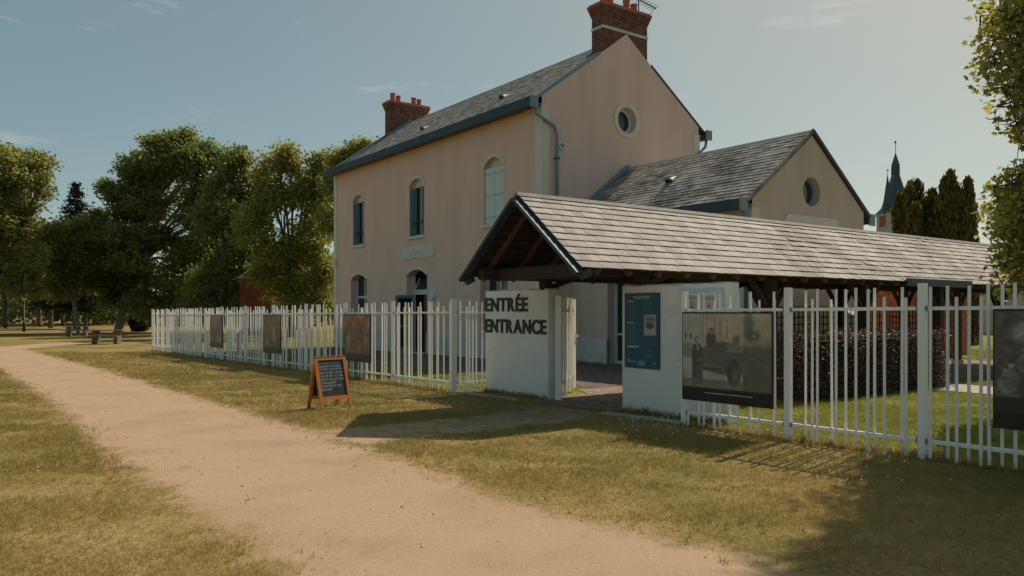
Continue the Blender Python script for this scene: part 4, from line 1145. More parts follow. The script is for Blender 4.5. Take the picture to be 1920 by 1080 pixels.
# ------------------------------------------------------------------ gate
g0 = qw(0.16, 0.10); g1 = g0 + Vector((0.24, 0.97, 0)).normalized() * 1.62
gate = empty('entrance_gate', (g0.x, g0.y, gz(g0.x, g0.y)), math.atan2(g1.y - g0.y, g1.x - g0.x))
tag(gate, 'white slatted steel gate standing open between the two entrance walls', 'gate')
MB().box(-0.05, 0.05, -0.05, 0.05, -0.1, 1.80).build('hinge_post', 'white_paint', gate)
MB().box(0.08, 0.15, -0.035, 0.035, 0.08, 1.76).build('stile', 'white_paint', gate)
MB().box(1.50, 1.62, -0.035, 0.035, 0.08, 1.76).build('stile', 'white_paint', gate)
for z in (0.26, 1.52): MB().box(0.15, 1.50, -0.02, 0.02, z, z + 0.05).build('rail', 'white_paint', gate)
pk = [0.26, 0.40, 0.56, 0.64, 0.84, 0.98, 1.06, 1.26, 1.40]
for k, x in enumerate(pk):
    s = 0.028 * (-1 if k % 3 else 1); MB().box(x - 0.016, x + 0.016, s - 0.014, s + 0.014, 0.06, 1.78 if k % 4 else 1.66).build('picket', 'white_paint', gate)
MB().box(1.53, 1.59, -0.055, -0.036, 0.92, 1.14).box(1.54, 1.56, -0.10, -0.055, 1.05, 1.08).box(1.46, 1.56, -0.115, -0.10, 1.05, 1.08).box(1.53, 1.59, 0.036, 0.055, 0.92, 1.14).box(1.54, 1.56, 0.055, 0.10, 1.05, 1.08).box(1.52, 1.64, 0.10, 0.115, 1.05, 1.08).build('lock_handle', 'steel', gate)
for z in (0.30, 1.56): MB().box(0.03, 0.12, -0.045, 0.045, z, z + 0.07).build('hinge', 'steel', gate)

# ------------------------------------------------------------------ picket fences
PK = {}
for key, top in (('tall', 1.745), ('short', 1.645)):
    me = MB().box(-0.0115, 0.0115, -0.0115, 0.0115, 0.03, top).mesh('picket'); me.materials.append(MATS['white_paint']); PK[key] = me
def fence_rows(fence, org, d, posts, pickets, rot, post_top=1.78):
    """posts and pickets at distances along the run; every one is a piece of its own"""
    def P(s): return Vector((org.x + d[0] * s, org.y + d[1] * s, 0))
    def L(s): w = P(s); return gz(w.x, w.y)
    for s, wdt in posts:
        z = L(s)
        MB().box(s - wdt / 2, s + wdt / 2, -0.035, 0.035, z - 0.2, z + post_top).build('post', 'white_paint', fence)
    for (s0, w0), (s1, w1) in zip(posts[:-1], posts[1:]):
        for h in (0.19, 1.525):
            a, b = s0 + w0 / 2, s1 - w1 / 2
            MB().beam((a, 0, L(a) + h), (b, 0, L(b) + h), 0.036, 0.036).build('rail', 'white_paint', fence)
            for q in (a + 0.012, b - 0.012):
                MB().box(q - 0.012, q + 0.012, -0.026, 0.026, L(q) + h - 0.026, L(q) + h + 0.026).build('rail_clip', 'zinc', fence)
    for s, tall, side in pickets:
        inst('picket', PK['tall' if tall else 'short'], fence, (s, side * 0.035, L(s) + random.uniform(-0.012, 0.012)), (random.gauss(0, 0.002), random.gauss(0, 0.003), math.radians(45)))

def along(org, d, px):
    """distance along a run at which it crosses a photo column"""
    t = (px - 960.0) / F_PX
    return (t * org.y - org.x) / (d[0] - t * d[1])
R0 = G(1478, 826)
fence_r = empty('picket_fence', (R0.x, R0.y, 0), ROT_F)
tag(fence_r, 'white metal picket fence in front of the hedge, running on from the poster wall', 'fence', 'white picket fences')
rp = [along(R0, (FX, FY), x) for x in (1284, 1478, 1730)]; rp.append(rp[2] * 2 + 0.02); rp.append(rp[2] * 3 + 0.02)
PXR = [(1294, 1), (1307, 1), (1323, 1), (1335, 0), (1343, 1), (1353, 1), (1366, 1), (1387, 1), (1405, 1), (1409, 1), (1427, 0), (1448, 1), (1457, 0),
       (1507, 1), (1526, 0), (1536, 1), (1557, 0), (1571, 1), (1583, 1), (1608, 1), (1630, 1), (1637, 1), (1662, 0), (1688, 1), (1702, 0),
       (1747, 1), (1774, 1), (1797, 0), (1813, 1), (1842, 0), (1858, 1), (1876, 1), (1907, 1)]
pkr = [(along(R0, (FX, FY), x), t, -1 if i % 5 not in (1, 3) else 1) for i, (x, t) in enumerate(PXR)]
s = pkr[-1][0] + 0.11
while s < rp[-1] - 0.08:
    if abs(s - rp[-2]) > 0.1: pkr.append((s, random.random() < 0.65, random.choice((-1, 1))))
    s += random.choice((0.05, 0.1, 0.13, 0.16, 0.2))
fence_rows(fence_r, R0, (FX, FY), [(q, 0.07) for q in rp], pkr, ROT_F)

L0 = G(849, 736)
fence_l = empty('picket_fence', (L0.x, L0.y, 0), ROT_F)
tag(fence_l, 'long white metal picket fence in front of the house, ending near the park trees', 'fence', 'white picket fences')
LEND = along(L0, (FX, FY), 286)
NP = 10; lp = [LEND * k / NP for k in range(NP + 1)][::-1]
pkl = []
PXL = [(744, 1), (748, 0), (751.5, 1), (757, 1), (761, 0), (763, 1), (765, 0), (768.6, 1), (775, 1), (785.6, 1), (787, 0), (792, 0), (802, 1), (809, 1), (812.6, 1), (816.6, 0), (824, 1), (835, 0), (841, 1)]
for i, (x, t) in enumerate(PXL): pkl.append((along(L0, (FX, FY), x), t, -1 if i % 3 else 1))
for k in range(NP - 1):
    a, b = LEND * (NP - k) / NP, LEND * (NP - k - 1) / NP
    s = a + 0.12
    while s < b - 0.08:
        pkl.append((s, random.random() < 0.68, random.choice((-1, -1, 1))))
        s += random.choice((0.06, 0.09, 0.12, 0.15, 0.19, 0.23))
fence_rows(fence_l, L0, (FX, FY), [(q, 0.07) for q in lp], pkl, ROT_F)
# short return from the corner post to the lettered wall, and the return at the far end
w_end = qw(-1.93, 0.10); dv = Vector((w_end.x - L0.x, w_end.y - L0.y, 0)); dl = dv.length; dv.normalize()
ret = empty('fence_return', (L0.x, L0.y, 0), math.atan2(dv.y, dv.x))
tag(ret, 'short white picket section joining the corner post to the lettered wall', 'fence')
fence_rows(ret, L0, (dv.x, dv.y), [(0.05, 0.04), (dl, 0.04)], [(along(L0, dv, x), t, -1) for x, t in ((862, 1), (874, 0), (879, 1), (885, 0), (892, 1), (903, 1))], 0)
far_e = Vector((L0.x + FX * LEND, L0.y + FY * LEND, 0))
ret2 = empty('fence_return', (far_e.x, far_e.y, 0), ROT_F + math.pi / 2)
tag(ret2, 'white picket section turning back from the far end of the long fence', 'fence')
pk2 = []; s = 0.15
while s < 7.0:
    pk2.append((s, random.random() < 0.68, random.choice((-1, 1)))); s += random.choice((0.06, 0.09, 0.12, 0.16, 0.2))
fence_rows(ret2, far_e, (-FY, FX), [(0.0, 0.02), (2.4, 0.1), (4.8, 0.1), (7.1, 0.1)], pk2, 0)

def photo_panel(label, org, px0, px1, zb, zt, paint, pdark=True, nx=120, ny=120, s1=None):
    a0 = along(org, (FX, FY), px0); a1 = along(org, (FX, FY), px1) if s1 is None else s1
    m = (a0 + a1) / 2; h = (a1 - a0) / 2; c = Vector((org.x + FX * m, org.y + FY * m, 0))
    z = gz(c.x, c.y)
    e = empty('photo_panel', (c.x, c.y, z), ROT_F); tag(e, label, 'photo panel', 'photo panels on the fences')
    MB().box(-h, h, -0.075, -0.055, zb, zt).build('panel', 'panel_black', e)
    print_sheet('photo_print', e, lambda a, b, d: (a, -0.0785, b), -h + 0.015, h - 0.015, zb + (0.16 if pdark else 0.02), zt - 0.02, paint, nx, ny)
    if pdark:
        tx = MB()
        r = random.Random(5); x = -h * 0.45
        while x < h * 0.55:
            w = r.uniform(0.012, 0.05); tx.box(x, x + w, -0.0775, -0.0752, zb + 0.108, zb + 0.120); x += w + 0.01
        tx.build('caption', 'chalk', e)
    for q in (-h + 0.06, h - 0.06):
        for zz in (zt - 0.02, zb + 0.05): MB().box(q - 0.02, q + 0.02, -0.055, -0.015, zz - 0.02, zz + 0.02).build('fixing', 'steel', e)
photo_panel('large framed photo panel of a military car and a standing woman on the fence', R0, 1286, 1456, 0.36, 1.50, paint_car, True, 170, 150)
photo_panel('photo panel of a crowd under trees on the fence in front of the inner lawn', R0, 1868, 1990, 0.40, 1.51, paint_group, True, 120, 120, s1=along(R0, (FX, FY), 1868) + 1.25)
photo_panel('brown photo panel on the long fence, next to the sandwich board', L0, 649, 700, 0.42, 1.50, paint_murky(11, (0.15, 0.085, 0.05)), False)
photo_panel('brown photo panel with pale lower figures, middle of three on the long fence', L0, 498, 531, 0.42, 1.50, paint_murky(23, (0.07, 0.07, 0.065)), False)
photo_panel('small-looking greyish photo panel at the tree end of the long fence', L0, 398, 421, 0.42, 1.50, paint_murky(31, (0.12, 0.105, 0.085)), False)

# ------------------------------------------------------------------ chalk sandwich board
sb0 = G(604, 769); sb1 = G(658, 763)
sc_ = (sb0 + sb1) / 2; ang = math.atan2(sb1.y - sb0.y, sb1.x - sb0.x)
board = empty('sandwich_board', (sc_.x, sc_.y, gz(sc_.x, sc_.y)), ang)
tag(board, 'orange wooden sandwich board with chalk writing standing on the grass', 'sign')
SWd = (sb1 - sb0).length / 2 + 0.02; SH, LEAN = 0.82, 0.19
def leaf_panel(name, sgn):
    # tilted frame: foot at y=0 (front) or y=2*LEAN (rear), heads meet at the top
    def fn(a, b, d): return (a, (LEAN * b / SH + d) if sgn > 0 else (2 * LEAN - LEAN * b / SH - d), b)
    fm = MB()
    for a0, a1, b0, b1 in ((-SWd, -SWd + 0.055, 0, SH), (SWd - 0.055, SWd, 0, SH), (-SWd + 0.055, SWd - 0.055, SH - 0.055, SH), (-SWd + 0.055, SWd - 0.055, 0.14, 0.195)):
        fm.prism([(a0, b0), (a1, b0), (a1, b1), (a0, b1)], fn, -0.012, 0.018)
    f = fm.build(name, 'orange_wood', board)
    MB().prism([(-SWd + 0.055, 0.195), (SWd - 0.055, 0.195), (SWd - 0.055, SH - 0.055), (-SWd + 0.055, SH - 0.055)], fn, 0.0, 0.010).build('chalkboard', 'chalkboard', f)
    return f, fn
ff, ffn = leaf_panel('front_frame', 1); leaf_panel('rear_frame', -1)
MB().box(-SWd + 0.02, SWd - 0.02, LEAN - 0.012, LEAN + 0.012, SH - 0.03, SH + 0.004).build('hinge_bar', 'steel', board)
rows = len(CHALK); top = SH - 0.085; lh = (top - 0.27) / rows
for k, me in enumerate(CHALK):
    wfull = [0.92, 0.94, 0.96, 0.96, 0.96, 0.98, 0.62, 0.84, 0.46][k]
    a0 = -SWd + 0.075; a1 = a0 + (2 * SWd - 0.15) * wfull
    b1 = top - k * lh; b0 = b1 - lh * 0.62
    link('chalk_writing', place_text(me, ffn, a0, a1, b0, b1, -0.0015, -0.0015), 'chalk', ff)

# ------------------------------------------------------------------ small things of the yard and park
for px, py, top, lab in ((853, 707, 646, 'dark green garden light post with silver cap beside the fence corner'), (448, 663, 622, 'dark green garden light post with silver cap behind the middle of the long fence')):
    p = G(px, py); h = (py - top) / F_PX * p.y
    b = empty('garden_light', (p.x, p.y, p.z)); tag(b, lab, 'garden light')
    MB().tube([(0, 0, -0.05), (0, 0, h * 0.9)], 0.055, n=12).build('post', 'lamp_green', b, smooth=True)
    MB().tube([(0, 0, h * 0.9), (0, 0, h * 0.96), (0, 0, h)], [0.06, 0.075, 0.03], n=12).build('cap', 'steel', b, smooth=True)
p = G(45, 622)
lamp = empty('park_lamp', (p.x, p.y, p.z)); tag(lamp, 'slim dark green park lamp with flat pale head under the trees', 'street lamp')
MB().tube([(0, 0, -0.1), (0, 0, 0.9), (0, 0, 0.95), (0, 0, 2.9)], [0.13, 0.12, 0.06, 0.05], n=10).build('pole', 'lamp_green', lamp, smooth=True)
MB().tube([(0, 0, 2.85), (0, 0, 3.05), (0, 0, 3.28)], [0.07, 0.20, 0.26], n=12).build('lamp_glass', 'lamp_glass', lamp, smooth=True)
MB().tube([(0, 0, 3.28), (0, 0, 3.36), (0, 0, 3.42)], [0.42, 0.42, 0.10], n=16).build('lamp_hood', 'zinc_pale', lamp, smooth=True)

def picnic(px, py, rz, label):
    p = G(px, py); t = empty('picnic_table', (p.x, p.y, p.z), rz); tag(t, label, 'picnic table', 'picnic tables under the trees')
    for k in range(4):
        MB().box(-0.85, 0.85, -0.36 + k * 0.185, -0.19 + k * 0.185, 0.70, 0.75).build('table_plank', 'old_wood', t)
    for s in (-1, 1):
        MB().box(-0.85, 0.85, s * 0.78 - 0.14, s * 0.78 + 0.14, 0.42, 0.47).build('bench_plank', 'old_wood', t)
        MB().beam((s * 0.55, -0.85, 0.38), (s * 0.55, 0.85, 0.38), 0.07, 0.09).build('cross_beam', 'old_wood', t)
        MB().box(s * 0.55 - 0.10, s * 0.55 + 0.10, -0.28, 0.28, -0.05, 0.70).build('leg', 'old_wood', t)
picnic(145, 631, 0.25, 'weathered picnic table nearer the park lamp')
picnic(200, 645, 0.1, 'weathered picnic table nearer the end of the fence')
shed = empty('brick_shed', (at(480, 600, 59.0).x, 59.0, gz(at(480, 600, 59.0).x, 59.0)), 0.15)
tag(shed, 'dark red shed half hidden by trees behind the long fence', 'shed')
MB().box(-1.15, 1.15, 0, 3.5, -0.3, 4.3).build('wall', 'brick_dark_red', shed)
MB().prism([(-1.45, 4.25), (1.45, 4.25), (0, 5.2)], lambda a, b, d: (a, d, b), -0.25, 3.75).build('roof', 'slate_annex', shed)
MB().box(-0.5, 0.45, -0.03, 0.02, -0.2, 2.0).build('door', 'door_brown', shed)
MB().box(0.62, 0.98, -0.03, 0.02, 1.2, 1.9).build('window', 'glass', shed)

# ------------------------------------------------------------------ church tower far behind
CZ = 150.0
def cp(px, py): return at(px, py, CZ)
cx0 = cp(1679, 400).x; k = CZ / F_PX
church = empty('church_tower', (cx0, CZ, 0)); tag(church, 'distant church tower with steep blue slate spire and lantern', 'tower')
zt = lambda py: EYE + (HZ - py) * k
def frus(mb, r0, z0, r1, z1, n=4, x=0.0, y=0.0, rot=math.pi / 4):
    v = [(x + r0 * math.cos(rot + 2 * math.pi * i / n), y + r0 * math.sin(rot + 2 * math.pi * i / n), z0) for i in range(n)] + [(x + r1 * math.cos(rot + 2 * math.pi * i / n), y + r1 * math.sin(rot + 2 * math.pi * i / n), z1) for i in range(n)]
    return mb.add(v, [tuple(range(n))[::-1], tuple(range(n, 2 * n))] + [(i, (i + 1) % n, n + (i + 1) % n, n + i) for i in range(n)])
w2 = 24 * k
MB().box(-w2 + 0.25, w2 - 0.25, -w2 + 0.25, w2 - 0.25, -1.0, zt(400)).build('tower_wall', 'orange_brick', church)
for sx in (-1, 1):
    for sy in (-1, 1):
        MB().box(sx * (w2 - 0.5) - 0.55, sx * (w2 - 0.5) + 0.55, sy * (w2 - 0.5) - 0.55, sy * (w2 - 0.5) + 0.55, -1.0, zt(401)).build('corner_buttress', 'church_stone', church)
MB().box(-w2 - 0.15, w2 + 0.15, -w2 - 0.15, w2 + 0.15, zt(405), zt(400)).build('cornice', 'church_stone', church)
MB().box(-w2 - 0.02, w2 + 0.02, -w2 - 0.02, w2 + 0.02, zt(440), zt(425)).build('string_course', 'church_stone', church)
for x in (-0.9, 0.9):
    MB().box(x - 0.45, x + 0.45, -w2 + 0.10, -w2 + 0.3, zt(424), zt(407)).build('belfry_opening', 'dark_hollow', church)
sp = MB(); q2 = math.sqrt(2)
frus(sp, (w2 + 0.3) * q2, zt(400), (w2 - 0.6) * q2, zt(388)); frus(sp, (w2 - 0.6) * q2, zt(388), 5.2 * k * q2, zt(328)); sp.build('spire_roof', 'church_slate', church)
lan = MB()
for sx in (-1, 1):
    for sy in (-1, 1): lan.box(sx * 4.2 * k - 0.14, sx * 4.2 * k + 0.14, sy * 4.2 * k - 0.14, sy * 4.2 * k + 0.14, zt(328), zt(313))
lan.box(-5.2 * k, 5.2 * k, -5.2 * k, 5.2 * k, zt(314), zt(311)).build('lantern', 'church_slate', church)
MB().tube([(0, 0, zt(328)), (0, 0, zt(313))], 0.1).build('lantern_post', 'church_slate', church)
frus(MB(), 5.8 * k * q2, zt(311), 0.05, zt(287)).build('lantern_roof', 'church_slate', church)
MB().tube([(0, 0, zt(288)), (0, 0, zt(268))], 0.06, n=6).build('finial', 'iron', church)
MB().tube([(0, 0, zt(269)), (0, 0, zt(266.5)), (0, 0, zt(264))], [0.05, 0.25, 0.05], n=8).build('finial_ball', 'iron', church)
tx = (1659.5 - 1679) * k
t2 = MB(); frus(t2, 0.9, zt(402), 0.75, zt(384), n=8, x=tx, y=-1.0); frus(t2, 0.85, zt(384), 0.05, zt(330), n=8, x=tx, y=-1.0)
t2.build('stair_turret', 'church_slate', church)
MB().tube([(tx, -1.0, zt(331)), (tx, -1.0, zt(318))], 0.05, n=6).beam((tx - 0.3, -1.0, zt(321)), (tx + 0.3, -1.0, zt(321)), 0.06, 0.12).build('weather_vane', 'iron', church)

fh = empty('distant_house', (at(1905, 470, 60).x, 60.0, -0.3), ROT_UV); tag(fh, 'grey roofed house just showing over the far end of the walkway roof', 'house')
MB().box(-3, 3, -5, 5, -0.5, 4.6).build('wall', 'stucco_annex', fh)
MB().prism([(-3.3, 4.5), (3.3, 4.5), (0, 6.6)], lambda a, b, d: (a, d, b), -5.2, 5.2).build('roof', 'slate', fh)

# ------------------------------------------------------------------ foliage
def unit(n):
    v = RNG.normal(0, 1, (n, 3)); return v / np.linalg.norm(v, axis=1, keepdims=True)

def leaves(centres, size, aspect=0.55, droop=0.0, flat=0.3):
    """diamond leaves at the given points, each turned its own way"""
    n = len(centres); a = unit(n); a[:, 2] = a[:, 2] * (1 - flat) - droop; a /= np.linalg.norm(a, axis=1, keepdims=True)
    b = np.cross(a, unit(n)); b /= np.linalg.norm(b, axis=1, keepdims=True) + 1e-9
    s = size * (0.65 + 0.7 * RNG.random(n))[:, None]
    v = np.stack([centres - a * s * 0.5, centres + b * s * 0.5 * aspect, centres + a * s * 0.5, centres - b * s * 0.5 * aspect], 1)
    return v.reshape(-1, 3), np.arange(n * 4).reshape(-1, 4)

def lobe_points(c, r, n_clump, per, spread):
    """leaf positions clumped along the outer part of a lobe"""
    d = unit(n_clump); rad = (0.35 + 0.65 * RNG.random(n_clump) ** 0.45)[:, None]
    cc = np.array(c)[None] + d * rad * np.array(r)[None]
    pts = np.repeat(cc, per, 0) + RNG.normal(0, spread, (n_clump * per, 3)) * np.array([1, 1, 0.7])
    return pts

def tree(name, label, base_px, Z, lobes, m, size, per=26, dens=1.0, bark='bark', trunk_r=0.25, group='trees in the park', fork=0.35, x_trunk=None):
    """lobes: (px, py, radius px across, radius px up); trunk stands on the ground at depth Z"""
    kx = Z / F_PX; bx = (base_px - 960) * kx; bz = gz(bx, Z)
    t = empty(name, (bx, Z, bz)); tag(t, label, 'tree', group)
    P = []; cs = []
    for i, (px, py, rx, ry) in enumerate(lobes):
        c = at(px, py, Z) - Vector((bx, Z, bz)); c.y = random.uniform(-0.5, 0.5) * rx * kx
        r = (rx * kx, rx * kx * 0.85, ry * kx); cs.append(c)
        for _ in range(8):                     # each bough is a handful of flattened sprays
            d = Vector(unit(1)[0]); cc = (c.x + d.x * r[0] * 0.6, c.y + d.y * r[1] * 0.6, c.z + d.z * r[2] * 0.62)
            q = random.uniform(0.38, 0.60); rr = (r[0] * q, r[1] * q, r[2] * q * 0.72)
            ncl = max(4, int(dens * 4.4 * (rr[0] * rr[2]) ** 0.85 * 4 / (0.5 + size)))
            P.append(lobe_points(cc, rr, ncl, per, 0.14 + size * 0.7))
    pts = np.concatenate(P); pts = pts[pts[:, 2] > 0.5]
    v, f = leaves(pts, size)
    link('crown', np_mesh('crown', v, f), m, t)
    tb = MB(); top = max(c.z for c in cs); mid = Vector((0, 0, 0))
    ctr = sum(cs, Vector()) / len(cs); fk = Vector((ctr.x * 0.3, 0, max(1.5, top * fork)))
    tb.tube([(0, 0, -0.3), (0.02, 0, 0.25), tuple(fk * 0.5), tuple(fk)], [trunk_r * 1.5, trunk_r * 1.1, trunk_r * 0.95, trunk_r * 0.8], n=10)
    for c in cs:
        m1 = fk.lerp(c, 0.5) + Vector((random.uniform(-.3, .3), random.uniform(-.3, .3), random.uniform(-.1, .5)))
        tb.tube([tuple(fk - Vector((0, 0, 0.2))), tuple(m1), tuple(c), tuple(c + Vector((c.x - m1.x, c.y - m1.y, 0)) * 0.1)], [trunk_r * 0.6, trunk_r * 0.38, trunk_r * 0.2, trunk_r * 0.05], n=6)
        for _ in range(3):
            d_ = Vector(unit(1)[0]); d_.z = -abs(d_.z) * 0.6; e = c + d_ * (c - fk).length * 0.22
            tb.tube([tuple(m1), tuple(m1.lerp(e, 0.6) + Vector((0, 0, 0.2))), tuple(e)], [trunk_r * 0.22, trunk_r * 0.14, trunk_r * 0.04], n=5)
    tb.build('trunk', bark, t, smooth=True)
    return t

tree('broadleaf_tree', 'pale yellow-green broadleaf tree at the edge of the park beside the lamp', -30, 62,
     [(-60, 350, 90, 75), (20, 330, 55, 55), (50, 310, 38, 34), (-20, 420, 80, 60), (55, 410, 45, 40), (20, 480, 70, 45), (-60, 500, 70, 50), (40, 530, 45, 28), (-10, 300, 40, 28), (85, 350, 16, 30)], 'leaf_light', 0.30, dens=1.0, trunk_r=0.3)
tree('broadleaf_tree', 'low spreading yellow-green tree in front of the spruce', 146, 68,
     [(110, 440, 50, 38), (150, 420, 32, 30), (85, 480, 50, 34), (135, 490, 45, 40), (60, 520, 45, 32), (115, 540, 48, 26), (160, 470, 28, 34), (50, 450, 40, 35), (170, 520, 34, 30), (185, 440, 22, 30)], 'leaf_light', 0.30, dens=1.05, bark='bark_pale', trunk_r=0.22, fork=0.3)
tree('broadleaf_tree', 'tallest dark green tree standing left of the house beyond the fence', 222, 70,
     [(300, 300, 62, 48), (330, 275, 34, 28), (265, 330, 52, 44), (370, 310, 42, 40), (235, 375, 42, 36), (300, 390, 80, 60), (370, 400, 60, 55), (225, 440, 48, 44), (270, 470, 80, 55), (350, 490, 80, 52), (200, 500, 34, 38), (250, 540, 60, 34), (330, 550, 70, 34), (385, 285, 22, 22), (205, 360, 16, 22), (395, 430, 40, 60), (390, 350, 30, 40), (180, 460, 26, 40), (290, 580, 70, 22), (210, 560, 40, 26), (350, 585, 60, 20), (180, 420, 22, 36), (190, 520, 40, 34), (345, 255, 16, 16), (290, 268, 18, 16), (420, 300, 26, 30), (405, 380, 40, 44)], 'leaf_dark', 0.32, dens=1.1, bark='bark_pale', trunk_r=0.34)
tree('broadleaf_tree', 'dark green tree with narrow top between the tallest tree and the airy one', 410, 62,
     [(435, 320, 36, 44), (420, 370, 46, 50), (460, 400, 50, 52), (420, 450, 60, 54), (470, 490, 60, 46), (400, 520, 60, 46), (450, 545, 60, 32), (450, 300, 20, 22), (480, 350, 30, 44), (400, 400, 30, 50), (380, 560, 50, 28), (420, 585, 60, 20), (470, 575, 40, 18)], 'leaf_dark', 0.30, dens=1.1, trunk_r=0.26)
tree('broadleaf_tree', 'airy yellow-green tree leaning towards the house corner', 545, 55,
     [(515, 300, 40, 36), (545, 290, 26, 24), (490, 340, 34, 40), (570, 330, 44, 44), (600, 370, 34, 50), (530, 380, 50, 48), (590, 440, 44, 48), (520, 460, 56, 46), (570, 510, 56, 44), (500, 520, 40, 40), (606, 520, 26, 40), (540, 548, 56, 26), (610, 330, 20, 30), (480, 430, 36, 50), (600, 300, 22, 26), (560, 575, 50, 22), (605, 570, 24, 24)], 'leaf_mid', 0.27, dens=0.95, trunk_r=0.22)
tree('broadleaf_tree', 'tree whose leafy twigs show above the far end of the house roof', 665, 52,
     [(640, 330, 40, 50), (655, 290, 16, 18), (680, 275, 14, 12), (640, 400, 50, 60), (700, 380, 40, 60), (632, 300, 12, 16)], 'leaf_light', 0.26, dens=0.7, trunk_r=0.2)

def conifer(px, top_py, Z, half_px, label):
    kx = Z / F_PX; bx = (px - 960) * kx; bz = gz(bx, Z); H = EYE + (HZ - top_py) * kx - bz
    t = empty('spruce_tree', (bx, Z, bz)); tag(t, label, 'tree')
    MB().tube([(0, 0, -0.3), (0, 0, H * 0.5), (0, 0, H)], [0.3, 0.2, 0.02], n=8).build('trunk', 'bark', t, smooth=True)
    pts = []
    zz = H * 0.12
    while zz < H:
        fr_ = 1 - zz / H; R = half_px * kx * (fr_ ** 0.8) + 0.1
        nb = 8
        for b in range(nb):
            a = random.random() * 6.28; L_ = R * random.uniform(0.65, 1.15)
            m_ = int(10 + 40 * L_); q = RNG.random(m_) ** 0.7
            pts.append(np.stack([np.cos(a) * L_ * q + RNG.normal(0, 0.16, m_), np.sin(a) * L_ * q + RNG.normal(0, 0.16, m_), zz + L_ * (0.25 * q - 0.3 * q * q) + RNG.normal(0, 0.10, m_)], 1))
        zz += 0.42
    v, f = leaves(np.concatenate(pts), 0.30, aspect=0.4, flat=0.5)
    link('crown', np_mesh('crown', v, f), 'leaf_conifer', t)
conifer(142, 340, 84, 80, 'dark blue-green spruce poking up behind the yellow-green trees')

def yew(px0, px1, Z, spires, label):
    kx = Z / F_PX; pxm = (px0 + px1) / 2; bx = (pxm - 960) * kx; bz = gz(bx, Z)
    t = empty('columnar_yew', (bx, Z, bz)); tag(t, label, 'tree', 'columnar yews behind the walkway')
    pts = []; tb = MB()
    for px, top, r in spires:
        x = (px - pxm) * kx; H = EYE + (HZ - top) * kx - bz; y = random.uniform(-0.7, 0.7); rr = r * kx * 1.3
        tb.tube([(x * 0.3, y * 0.3, -0.2), (x * 0.8, y * 0.8, H * 0.4), (x, y, H * 0.9)], [0.12, 0.08, 0.02], n=6)
        n_ = int(2800 * H / 8)
        z = RNG.random(n_) ** 0.85 * H; prof = np.clip((H - z) / (0.16 * H), 0, 1) ** 0.5 * rr * (0.9 + 0.16 * np.sin(z * 3 + px))
        a = RNG.random(n_) * 6.283; q = (0.55 + 0.5 * RNG.random(n_) ** 0.5)
        pts.append(np.stack([x + np.cos(a) * prof * q, y + np.sin(a) * prof * q, z], 1) + RNG.normal(0, 0.05, (n_, 3)))
    P = np.concatenate(pts); n = len(P)
    a = unit(n) * 0.45; a[:, 2] = 1.0; a /= np.linalg.norm(a, axis=1, keepdims=True); b = np.cross(a, unit(n)); b /= np.linalg.norm(b, axis=1, keepdims=True)
    s = 0.26 * (0.6 + 0.8 * RNG.random(n))[:, None]
    v = np.stack([P - a * s * .5, P + b * s * .2, P + a * s * .5, P - b * s * .2], 1).reshape(-1, 3)
    link('crown', np_mesh('crown', v, np.arange(n * 4).reshape(-1, 4)), 'leaf_yew', t); tb.build('trunk', 'bark', t, smooth=True)
yew(1685, 1745, 38, [(1697, 362, 11), (1708, 348, 12), (1720, 338, 12), (1731, 336, 12), (1703, 385, 14), (1718, 370, 15), (1734, 372, 12), (1741, 385, 9)], 'narrower golden green columnar yew next to the church tower')
yew(1745, 1830, 37, [(1757, 352, 12), (1767, 336, 13), (1778, 322, 14), (1792, 330, 12), (1806, 336, 11), (1770, 380, 14), (1790, 370, 15), (1812, 370, 11), (1752, 385, 10), (1823, 418, 6)], 'broader golden green columnar yew on the side away from the church tower')

# undergrowth and hedges
def bush(name, label, c, r, m, n, size, cat='bush', group=None, box=False, top_m=None):
    t = empty(name, (c[0], c[1], gz(c[0], c[1])), c[2] if len(c) > 2 else 0.0); tag(t, label, cat, group)
    if box:
        p = RNG.random((n, 3)) * 2 - 1
        ax = RNG.integers(0, 3, n); sg = RNG.choice((-1.0, 1.0), n); shell = RNG.random(n) < 0.75
        for k_ in range(3): p[shell & (ax == k_), k_] = sg[shell & (ax == k_)]
        p = p * np.array(r)[None] + np.array([0, 0, r[2]])[None] + RNG.normal(0, 0.035, (n, 3)); p[:, 2] = np.abs(p[:, 2])
    else:
        d = unit(n); p = d * (0.5 + 0.5 * RNG.random(n) ** 0.4)[:, None] * np.array(r)[None] * (1 + 0.12 * np.sin(d[:, :1] * 7) * np.cos(d[:, 1:2] * 6)) + np.array([0, 0, r[2] * 0.9])[None]; p = p[p[:, 2] > 0.02]
    v, f = leaves(p, size, aspect=0.6)
    link('foliage', np_mesh('foliage', v, f), m, t)
    st = MB()
    for k_ in range(7):
        x, y = random.uniform(-.6, .6) * r[0], random.uniform(-.5, .5) * r[1]
        st.tube([(x * 0.5, y * 0.5, -0.1), (x * 0.8, y * 0.8, r[2]), (x, y, r[2] * 1.6)], [0.03, 0.022, 0.008], n=5)
    st.build('stems', 'bark', t)
    if box: MB().box(-r[0] * 0.86, r[0] * 0.86, -r[1] * 0.8, r[1] * 0.8, 0.0, r[2] * 1.80).build('dark_core', 'dark_hollow', t)  # near-black box stands in for the shade inside the hedge
    return t
hA, hB = qw(3.0, 6.3), qw(2.8, 3.0)
ha = G(1480, 752); hb = G(1742, 724)
